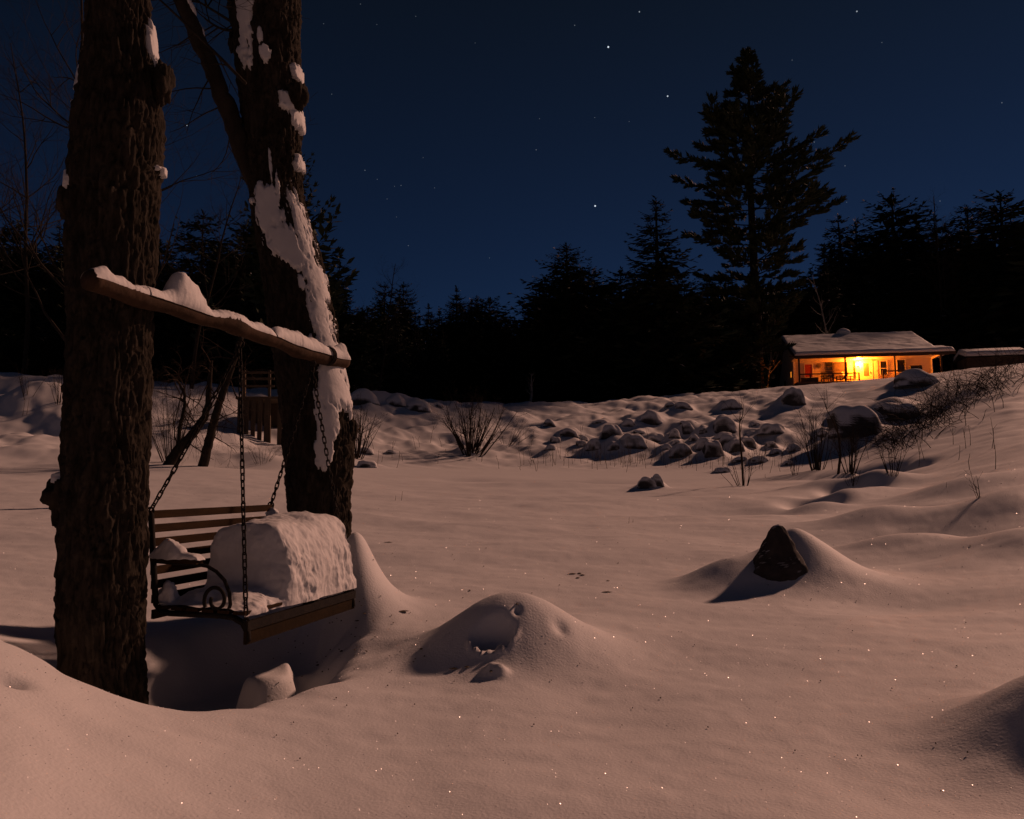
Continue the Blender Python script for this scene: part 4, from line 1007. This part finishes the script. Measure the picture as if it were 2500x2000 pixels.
shrub(640, 1130, 60, 120, 16, 'short grassy twigs between the leaning tree and the snow-plastered trunk', 43, r=.006)
shrub(145, 985, 90, 50, 10, 'brush on the bank tucked against the thickest trunk', 44, r=.012)
shrub(60, 975, 90, 120, 7, 'few bent stems on the snowy hump at the left edge', 45, r=.012, lean=-.2)
# sapling
p = hit(1815, 1186); pts = [p - Vector((0, 0, .1))] + [at(x, y, p.y) for x, y in ((1811,1120),(1806,1060),(1806,1030),(1813,1015),(1816,985))]
t = thing('sapling', 'tall thin kinked sapling standing alone before the boulder field', 'tree', tuple(p)); mb = MB(); mb.tube(pts, [.028, .026, .02, .015, .011, .006], 7); part('trunk', mb, 'twig', t, True)
mb = MB(); rnd = random.Random(3)
for k in range(6): twigs(mb, pts[rnd.randint(2, 4)], Vector((rnd.uniform(-1, 1), 0, 1)), .7, .008, 1, rnd)
part('crown', mb, 'twig', t)
p = hit(2045, 1158); pts = [p - Vector((0, 0, .1))] + [at(x, y, p.y) for x, y in ((2052,1110),(2047,1060),(2035,1030),(2018,1000))]
t = thing('sapling', 'dark sapling curving up to the left in front of the cut', 'tree', tuple(p)); mb = MB(); mb.tube(pts, [.035, .03, .024, .016, .007], 7); part('trunk', mb, 'twig', t, True)
mb = MB()
for k in range(8): twigs(mb, pts[rnd.randint(1, 4)], Vector((rnd.uniform(-1, 1), 0, 1)), .6, .008, 1, rnd)
part('crown', mb, 'twig', t)
# thicket of bent canes on the slope below the cabin
mb = MB(); rnd = random.Random(55)
for k in range(620):
    s = rnd.random(); x = 2160 + 330 * s + rnd.uniform(-40, 40); y = 1080 - 180 * s + rnd.gauss(0, 24)
    p = hit(x, y); L = rnd.uniform(.4, 1.0) ** 1.5 * 2.1 * (p.y / 28)
    a = rnd.uniform(-1, .5); d = Vector((a, rnd.uniform(-.5, .3), rnd.uniform(.5, 1.3))).normalized(); q = [p - Vector((0, 0, .05))]
    for i in range(5):
        d = (d + Vector((rnd.uniform(-.2, .2) + a * .15, rnd.uniform(-.2, .2), -.22))).normalized(); q.append(q[-1] + d * L / 5)
    mb.tube(q, [.012, .011, .009, .007, .005, .003], 3, False)
tag(link('dead_thicket', mb.mesh('dead_thicket'), 'twig'), 'dark thicket of bent dead canes on the slope below the cabin', 'thicket', kind='stuff')
mb = MB()
for k in range(240):
    x = rnd.uniform(1290, 1960); y = 1128 + rnd.gauss(0, 9) + (x - 1290) * .018
    if rnd.random() < .35: x = rnd.uniform(830, 2460); y = rnd.uniform(1080, 1150)
    p = hit(x, y); H = abs(rnd.gauss(.35, .2)) + .1; d = Vector((rnd.uniform(-.3, .3), rnd.uniform(-.2, .2), 1))
    q = p + d * H; mb.tube([p - Vector((0, 0, .05)), p.lerp(q, .5) + Vector((rnd.uniform(-.03, .03), 0, 0)), q], [.008, .006, .004], 3, False)
    if rnd.random() < .5:
        for i in range(2): mb.tube([p.lerp(q, rnd.uniform(.5, 1)), q + Vector((rnd.uniform(-.12, .12), 0, rnd.uniform(-.1, .1)))], [.005, .003], 3, False)
for x, y, h in ((980,1222,22),(965,1222,12),(1535,1278,16),(1545,1276,8),(1500,1140,30),(1700,1150,30),(480,1010,70),(55,1015,40),(65,1012,40),(2310,1190,12)):
    p = hit(x, y); H = h * p.y / F; mb.tube([p - Vector((0, 0, .03)), p + Vector((.1 * H, 0, H))], [.004 * p.y / 12, .002 * p.y / 12], 3, False)
tag(link('dry_weeds', mb.mesh('dry_weeds'), 'weed'), 'dry weed stalks poking through the snow along the foot of the bank', 'weeds', kind='stuff')
mb = MB()
def fleck(x, y, w, h):
    p = hit(x, y); k = p.y / F; a = w * k / 2; b = h * k / 2 * 3.; n = 7
    vs_ = [(p.x + math.cos(6.28 * j / n) * a * rnd.uniform(.7, 1.2), p.y + math.sin(6.28 * j / n) * b, gz(p.x, p.y) + .006) for j in range(n)] + [(p.x, p.y, gz(p.x, p.y) + .012)]
    mb.add(vs_, [(j, (j + 1) % n, n) for j in range(n)])
for a in ((1398,1402,22,5),(1415,1401,12,6),(1422,1405,14,4),(1411,1412,10,5),(1484,1419,10,3),(1482,1447,24,4),(1147,1443,7,4),(1108,1635,22,4),(1140,1631,14,4),(1199,1641,8,6),(1028,1587,10,5),
          (950,1325,26,4),(985,1494,32,6),(833,1592,9,6),(866,1589,5,3),(776,1626,10,4),(890,1500,9,5),(1262,1478,8,8),(872,1518,14,4),(1036,1605,5,3)): fleck(*a)
for k in range(40): fleck(rnd.uniform(700, 2400), rnd.uniform(1300, 1900), rnd.uniform(2, 5), 2)
for k in range(70): fleck(rnd.gauss(850, 130), rnd.gauss(1560, 90), rnd.uniform(2, 5), 2)
tag(link('leaf_litter', mb.mesh('leaf_litter'), 'leaf'), 'dead leaf flecks and bits of bark lying on the snow', 'leaves', kind='stuff')
p = at(2475, 1112, hit(2475, 1114).y)
mb = MB(); mb.tube([hit(2455, 1110) + Vector((0, 0, .25)), hit(2500, 1090) + Vector((0, 0, .25))], .006, 4)

# ice crystals that glitter
N_G = 60000; rg = np.random.default_rng(3)
Yg = np.exp(rg.uniform(math.log(2.1), math.log(16), N_G)); Xg = rg.uniform(-.85, .85, N_G) * Yg; Zg = ground(Xg, Yg) + .0008
sz = .0010 * Yg ** .75 * rg.uniform(.6, 1.6, N_G)
nv = rg.normal(size=(N_G, 3)) * .8; nv[:, 2] = 1.0; nv /= np.linalg.norm(nv, axis=1, keepdims=True)
hb = np.array(MOON) + np.array([0, -.93, .36]); hb /= np.linalg.norm(hb); ok_ = (nv @ hb > .86) & (rg.random(N_G) < .55); nv = nv[ok_]; Xg, Yg, Zg, sz = Xg[ok_], Yg[ok_], Zg[ok_], sz[ok_]; N_G = len(nv)
ref = np.where(abs(nv[:, 2:3]) < .9, [[0, 0, 1.]], [[1., 0, 0]]); e1 = np.cross(nv, ref); e1 /= np.linalg.norm(e1, axis=1, keepdims=True); e2 = np.cross(nv, e1)
Pg = np.stack([Xg, Yg, Zg], -1)
vv = np.stack([Pg + e1 * sz[:, None], Pg + e2 * sz[:, None], Pg - e1 * sz[:, None], Pg - e2 * sz[:, None]], 1).reshape(-1, 3)
gm = np_mesh('ice_glitter', vv, np.arange(N_G * 4).reshape(-1, 4))
tag(link('ice_glitter', gm, 'glint'), 'tiny glittering ice crystals scattered over the near snow', 'ice', kind='stuff')

# ================================================================== WOODEN PLATFORM BEHIND THE SWING
pb = hit(625, 1068); kk = pb.y / F
pf = thing('wooden_platform', 'dark weathered wooden stand with rails, behind the leaning small tree', 'platform', tuple(pb))
def wp(x, y, dy=0.): return at(x, y, pb.y + dy)
for x in (597, 658):
    for dy in (0, 1.5):
        mb = MB(); mb.bar(wp(x, 1072, dy) - Vector((0, 0, .3)), wp(x, 905, dy), .09, .09, (0, 1, 0)); part('post', mb, 'oldwood', pf)
for y in (910, 925, 943):
    mb = MB(); mb.bar(wp(590, y, -.06), wp(670, y, -.06), .03, .09); r_ = part('rail', mb, 'oldwood', pf)
    mb = MB(); mb.bar(wp(590, y - 5.5, -.05), wp(668, y - 5.5, -.05), .05, .03); part('snow_cap', mb, 'snow', r_)
    r_.children[0].data.materials.clear(); r_.children[0].data.materials.append(M['snow'])
mb = MB(); a = wp(575, 968, -.1); b = wp(712, 963, -.1); mb.box((a.x, a.y, a.z - .1), (b.x, a.y + 1.7, a.z)); part('deck', mb, 'oldwood', pf)
xs_ = np.linspace(577, 708, 9)
for i in range(8):
    if i == 5: continue
    mb = MB(); a = wp(xs_[i] + 1, 1075, -.05); b = wp(xs_[i + 1] - 1, 972, -.05); mb.box((a.x, a.y - .012, a.z - .25), (b.x, a.y + .012, b.z)); part('board', mb, 'oldwood', pf)
mb = MB(); a = wp(577, 1075, 1.6); b = wp(708, 972, 1.6); mb.box((a.x, a.y, a.z - .25), (b.x - .1, a.y + .03, b.z)); part('rear_panel', mb, 'oldwood', pf)
# ================================================================== CABIN
ANG = math.radians(-11)
CB = at(1950, 933, 64.5)
CSX = .918
cabin = thing('cabin', 'small cottage with snow-covered roof and glowing lamp-lit porch on the hill', 'cabin', tuple(CB), None, ANG)
cabin.scale = (CSX, 1, 1)
def cbx(name, boxes, m, parent=cabin, bev=0):
    mb = MB()
    for lo, hi in boxes: mb.box(lo, hi)
    return link(name, mb.mesh(name), m, parent)
L_, D0, D1 = 12.4, 2.4, 10.6
EZ = 2.15
cbx('deck', [((-.15, -.1, -.16), (L_, D0, 0))], 'deck')
cbx('deck_skirt', [((-.15, -.08, -1.3), (L_, -.02, -.165))], 'darkwood')
# siding of lapped boards on the porch wall
mb = MB(); nb_ = 17
for i in range(nb_):
    z0_, z1_ = -.2 + i * (EZ + .5) / nb_, -.2 + (i + 1) * (EZ + .5) / nb_
    o = len(mb.v); mb.v += [(0, D0 - .035, z0_), (L_, D0 - .035, z0_), (L_, D0 - .005, z1_), (0, D0 - .005, z1_), (0, D0, z0_), (L_, D0, z0_)]
    mb.f += [(o, o + 1, o + 2, o + 3), (o + 4, o + 5, o + 1, o)]
o = link('siding', mb.mesh('siding'), 'siding', cabin); o['kind'] = 'stuff'
# gable ends and rear
RZ, RY = EZ + 2.85, 6.5
def gable(x0, x1, name, m):
    mb = MB(); prof = [(D0 + .005, -1.2), (D1, -1.2), (D1, 1.0), (RY, RZ - .16), (D0 + .005, RZ - .16 - (RY - D0) * (RZ - EZ) / (RY + .35))]
    v = [(x0, y, z) for y, z in prof] + [(x1, y, z) for y, z in prof]; n = len(prof)
    mb.add(v, [tuple(range(n))[::-1], tuple(range(n, 2 * n))] + [(i, (i + 1) % n, (i + 1) % n + n, i + n) for i in range(n)]); return link(name, mb.mesh(name), m, cabin)
gable(0, .14, 'gable_wall', 'gable'); gable(L_ - .14, L_, 'gable_wall', 'gable')
cbx('rear_wall', [((.14, D1 - .12, -1.2), (L_ - .14, D1, 1.0))], 'gable')
def slab(name, x0, x1, ya, za, yb, zb, th, m, par=cabin, seed=None, nx=90, ny=40, amp=.05, rnd_=.0):
    if seed is None:
        mb = MB(); v = [(x, y, z + dz) for dz in (0, th) for x, y, z in ((x0, ya, za), (x1, ya, za), (x1, yb, zb), (x0, yb, zb))]
        mb.add(v, [(0, 3, 2, 1), (4, 5, 6, 7), (0, 1, 5, 4), (1, 2, 6, 5), (2, 3, 7, 6), (3, 0, 4, 7)]); return link(name, mb.mesh(name), m, par)
    u = np.linspace(0, 1, nx); w = np.concatenate([np.zeros(4), np.linspace(0, 1, ny)]); lift = np.concatenate([np.linspace(0, .9, 4), np.ones(ny)])
    U, W = np.meshgrid(u, w); Lf = np.repeat(lift[:, None], nx, 1)
    e = np.minimum(1, np.minimum(U, 1 - U) * 60) ** .5; fr = np.minimum(1, .72 + W * 9)
    X = x0 + (x1 - x0) * U; Y = ya + (yb - ya) * W - .05 * np.sin(Lf * math.pi) * (W == 0); Z = za + (zb - za) * W + th * Lf * e * fr + amp * Lf * e * fbm(X * .8, Y * 1.3, 0, seed, 4)
    me = np_mesh(name, np.stack([X, Y, Z], -1).reshape(-1, 3), grid_quads(len(w), nx)); return link(name, me, m, par, None, True)
pe = EZ + .02
roof = slab('roof', -.35, L_ - .1, -.35, pe, RY, RZ, .10, 'roofing')
slab('rear_roof', -.35, L_ - .1, RY, RZ, D1 + .4, .95, .10, 'roofing')
slab('porch_roof', -.35, L_ + .95, -.40, pe - .05, D0 - .1, pe + .40, .06, 'roofing')
cbx('fascia', [((-.38, -.46, EZ - .17), (L_ + 1.0, -.405, EZ + .10))], 'darkwood')
cbx('rake_board', [((-.40, RY - .1, RZ - .1), (-.36, RY + .1, RZ + .05))], 'darkwood')
mb = MB(); mb.bar((-.38, -.4, pe), (-.38, RY, RZ), .05, .24); mb.bar((-.38, RY, RZ), (-.38, D1 + .4, .95), .05, .24); link('rake_board', mb.mesh('rake_board'), 'darkwood', cabin)
slab('roof_snow', -.36, L_ - .12, .1, pe + .24, RY + .05, RZ + .10, .20, 'snow', roof, 101, 140, 50, .045)
slab('rear_roof_snow', -.36, L_ - .12, RY + .02, RZ + .10, D1 + .4, 1.05, .2, 'snow', roof, 102, 60, 20, .03)
slab('eave_snow', -.38, L_ + .95, -.46, pe + .06, 2.0, pe + .62, .34, 'snow', roof, 103, 150, 24, .035)
o = cbx('porch_ceiling', [((-.2, -.3, EZ + .0), (L_ + .6, D0 - .04, EZ + .015))], 'trim')
# posts, beam, rails
for x in (.08, 4.15, 8.4, 12.3): cbx('porch_post', [((x - .07, -.06, 0), (x + .07, .08, EZ))], 'darkwood')
cbx('porch_beam', [((-.2, -.062, EZ - .14), (L_ + .6, .075, EZ - .004))], 'darkwood')
def rail(x0, x1, z, mid):
    cbx('railing', [((x0, -.045, z - .07), (x1, .035, z + .03))], 'darkwood')
    for x in mid: cbx('rail_post', [((x - .06, -.03, .0), (x + .06, .05, z - .07))], 'darkwood')
rail(.15, 5.35, .68, (1.05, 3.05, 5.3)); rail(7.3, 9.9, .78, (7.36, 9.4))
cbx('low_panel', [((.2, .02, .02), (1.75, .06, .36))], 'darkwood')
# windows: frame, pane (and curtain)
def window(x0, x1, z0, z1, pane='glass', fr='trim', bars=0, tilt=None):
    f = .055
    w = cbx('window', [((x0 - f, D0 - .07, z0 - f), (x1 + f, D0 - .038, z0)), ((x0 - f, D0 - .07, z1), (x1 + f, D0 - .038, z1 + f)), ((x0 - f, D0 - .07, z0), (x0, D0 - .038, z1)), ((x1, D0 - .07, z0), (x1 + f, D0 - .038, z1))], fr)
    cbx('pane', [((x0, D0 - .052, z0), (x1, D0 - .042, z1))], pane, w)
    for b in range(bars):
        z = z0 + (z1 - z0) * (b + 1) / (bars + 1); cbx('bar', [((x0, D0 - .064, z - .018), (x1, D0 - .053, z + .018))], fr, w)
    return w
window(1.05, 1.72, .72, 1.86, 'curtain'); window(2.95, 3.55, .55, 1.95, 'glass', 'darkwood', 3)
window(3.72, 4.86, .66, 1.90, 'blind', 'darkwood', 1)
window(7.85, 8.42, .70, 1.95, 'glass', 'trim', 1); window(9.35, 10.02, .95, 2.02, 'glass'); window(5.52, 5.60, .6, 1.95, 'glass', 'darkwood')
door = cbx('door', [((6.15, D0 - .085, .01), (7.02, D0 - .04, 2.0))], 'doorpaint')
cbx('glass_panel', [((6.34, D0 - .094, .70), (6.80, D0 - .087, 1.82))], 'blind', door)
cbx('door_handle', [((6.90, D0 - .13, .92), (6.95, D0 - .088, 1.06))], 'iron', door)
cbx('door_trim', [((6.02, D0 - .10, 0), (6.14, D0 - .04, 2.1)), ((7.03, D0 - .10, 0), (7.15, D0 - .04, 2.1)), ((6.02, D0 - .10, 2.02), (7.15, D0 - .041, 2.1))], 'trim', door)
d2 = cbx('door', [((7.25, D0 - .08, .01), (7.62, D0 - .04, 2.0))], 'doorpaint'); d2['label'] = 'narrow closed white shutter panel'
# lit slit window and door on the gable end
gw = cbx('window', [((-.045, 3.15, .80), (-.004, 3.62, 1.42))], 'trim'); cbx('pane', [((-.055, 3.22, .86), (-.047, 3.55, 1.36))], 'litpane', gw)
gd = cbx('side_door', [((-.03, 6.6, -.9), (-.004, 7.5, 1.0))], 'darkwood')
cbx('corner_board', [((-.02, D0 - .06, -.2), (.12, D0 - .036, EZ))], 'trim'); cbx('corner_board', [((L_ - .12, D0 - .06, -.2), (L_ + .01, D0 - .036, EZ))], 'trim')
cbx('end_screen', [((L_ - .10, .1, 0), (L_ - .05, .2, EZ)), ((L_ - .10, 2.15, 0), (L_ - .05, 2.3, EZ)), ((L_ - .10, .2, 2.0), (L_ - .05, 2.15, EZ))], 'trim')
# chimney with its snow cap
ch = cbx('chimney', [((5.35, RY - .1, RZ - .3), (6.15, RY + .7, RZ + .42))], 'rock')
me = clump((0, 0, 0), .62, (1.05, .9, .62), 97, amp=.08); o = link('snow_cap', me, 'snow', ch, (5.75, RY + .25, RZ + .42), True)
# lamp by the door
lp_ = cbx('wall_lamp', [((5.80, D0 - .17, 1.60), (5.92, D0 - .041, 1.66)), ((5.80, D0 - .24, 1.86), (5.92, D0 - .10, 1.89))], 'iron')
b = link('bulb', clump((0, 0, 0), .075, (1, 1, 1.25), 3, amp=.0), 'bulb', lp_, (5.86, D0 - .18, 1.76), True)
ld = bpy.data.lights.new('porch_light', 'POINT'); ld.energy = 1700; ld.color = (1, .20, .010); ld.shadow_soft_size = .08
lo = bpy.data.objects.new('porch_light', ld); C.objects.link(lo); lo.parent = cabin; lo.location = (5.86, D0 - .42, 1.78)
# round wall ornament
mb = MB()
for r in (.22, .13): mb.tube([(2.3 + r * math.cos(a), D0 - .06, 1.70 + r * math.sin(a)) for a in np.linspace(0, 6.283, 25)], .018, 6, False)
for a in np.linspace(0, 6.283, 13)[:-1]: mb.tube([(2.3, D0 - .06, 1.70), (2.3 + .22 * math.cos(a), D0 - .06, 1.70 + .22 * math.sin(a))], .010, 5)
def cw(x, y, z): return CB + Matrix.Rotation(ANG, 3, 'Z') @ Vector((x * CSX, y, z))
def porch_thing(name, label, cat, x, y, rz=0., group=None):
    t = thing(name, label, cat, tuple(cw(x, y, 0)), group, ANG + rz); return t
o = mb.mesh('wall_ornament', (2.3, D0 - .06, 1.70)); wo = link('wall_ornament', o, 'darkwood', None, cw(2.3, D0 - .06, 1.70)); wo.rotation_euler = (0, 0, ANG)
tag(wo, 'round openwork ornament hanging on the porch wall', 'ornament')
def chair(x, y, rz, m, label, low=False, back=.95):
    t = porch_thing('porch_chair', label, 'chair', x, y, rz, 'chairs on the cabin porch'); sh = .30 if low else .43; w = .30
    cbx('seat', [((-w, -.28, sh - .03), (w, .25, sh))], m, t)
    for sx in (-1, 1):
        cbx('leg', [((sx * w - .03, -.28, 0), (sx * w + .03, -.22, sh + (.22 if True else 0)))], m, t)
        cbx('leg', [((sx * w - .03, .20, 0), (sx * w + .03, .26, sh))], m, t)
        cbx('armrest', [((sx * w - .06, -.32, sh + .221), (sx * w + .06, .30, sh + .25))], m, t)
    for k in range(5):
        xx = -w + .06 + k * (2 * w - .12) / 4; mb = MB(); mb.bar((xx, .25, sh), (xx * 1.05, .25 + (.28 if low else .1), back + (.04 if 0 < k < 4 else 0)), .085, .02, (0, 1, 0)); link('back_slat', mb.mesh('back_slat'), m, t)
    return t
chair(2.75, 1.5, .2, 'chairdark', 'dark high-backed chair left of the porch windows', False, 1.05)
chair(3.95, .9, -1.3, 'chairdark', 'low dark slatted chair turned sideways at the middle porch post', True, .75)
chair(4.75, 1.2, .9, 'chairwood', 'pale slatted chair shining beside the porch lamp', True, .95)
chair(7.75, .9, 1.2, 'chairwood', 'pale slatted chair right of the lamp-lit door', True, .95)
t = porch_thing('side_table', 'little low table between the porch chairs', 'table', 3.45, 1.3)
cbx('table_top', [((-.24, -.2, .36), (.24, .2, .40))], 'chairwood', t)
for sx in (-1, 1):
    for sy in (-1, 1): cbx('leg', [((sx * .2 - .025, sy * .16 - .025, 0), (sx * .2 + .025, sy * .16 + .025, .36))], 'chairwood', t)
t = porch_thing('grill', 'black barbecue grill on the right end of the porch', 'grill', 10.4, .8)
cbx('body', [((-.45, -.25, .75), (.45, .25, 1.0))], 'grill', t); mb = MB()
v_ = [(x, .26 * math.cos(a), 1.0 + .30 * math.sin(a)) for x in (-.45, .45) for a in np.linspace(0, math.pi, 9)]
mb.add(v_, [(i, i + 1, i + 10, i + 9) for i in range(8)] + [tuple(range(9))[::-1], tuple(range(9, 18))]); link('lid', mb.mesh('lid'), 'grill', t)
for sx in (-.4, .4):
    for sy in (-.2, .2): cbx('leg', [((sx - .025, sy - .025, 0), (sx + .025, sy + .025, .75))], 'grill', t)
# shed
SB = at(2362, 905, 66.)
sh = thing('shed', 'low shed at the right whose roof bears a thick slab of snow', 'shed', tuple(SB), None, math.radians(-14)); 
cbx('wall', [((0, 0, -.8), (4.4, 2.6, 1.15))], 'darkwood', sh)
def shp(name, x0, x1, ya, za, yb, zb, th, m, seed=None): return slab(name, x0, x1, ya, za, yb, zb, th, m, sh, seed, 50, 16, .02)
shp('roof', -.25, 4.7, -.35, 1.16, 1.3, 1.62, .07, 'roofing'); shp('rear_roof', -.25, 4.7, 1.3, 1.62, 2.9, 1.16, .07, 'roofing')
shp('roof_snow', -.25, 4.7, -.40, 1.22, 1.35, 1.70, .42, 'snow', 111); shp('rear_roof_snow', -.25, 4.7, 1.33, 1.70, 2.9, 1.24, .42, 'snow', 112)
for o in bpy.data.objects:
    if '_o' in o: del o['_o']
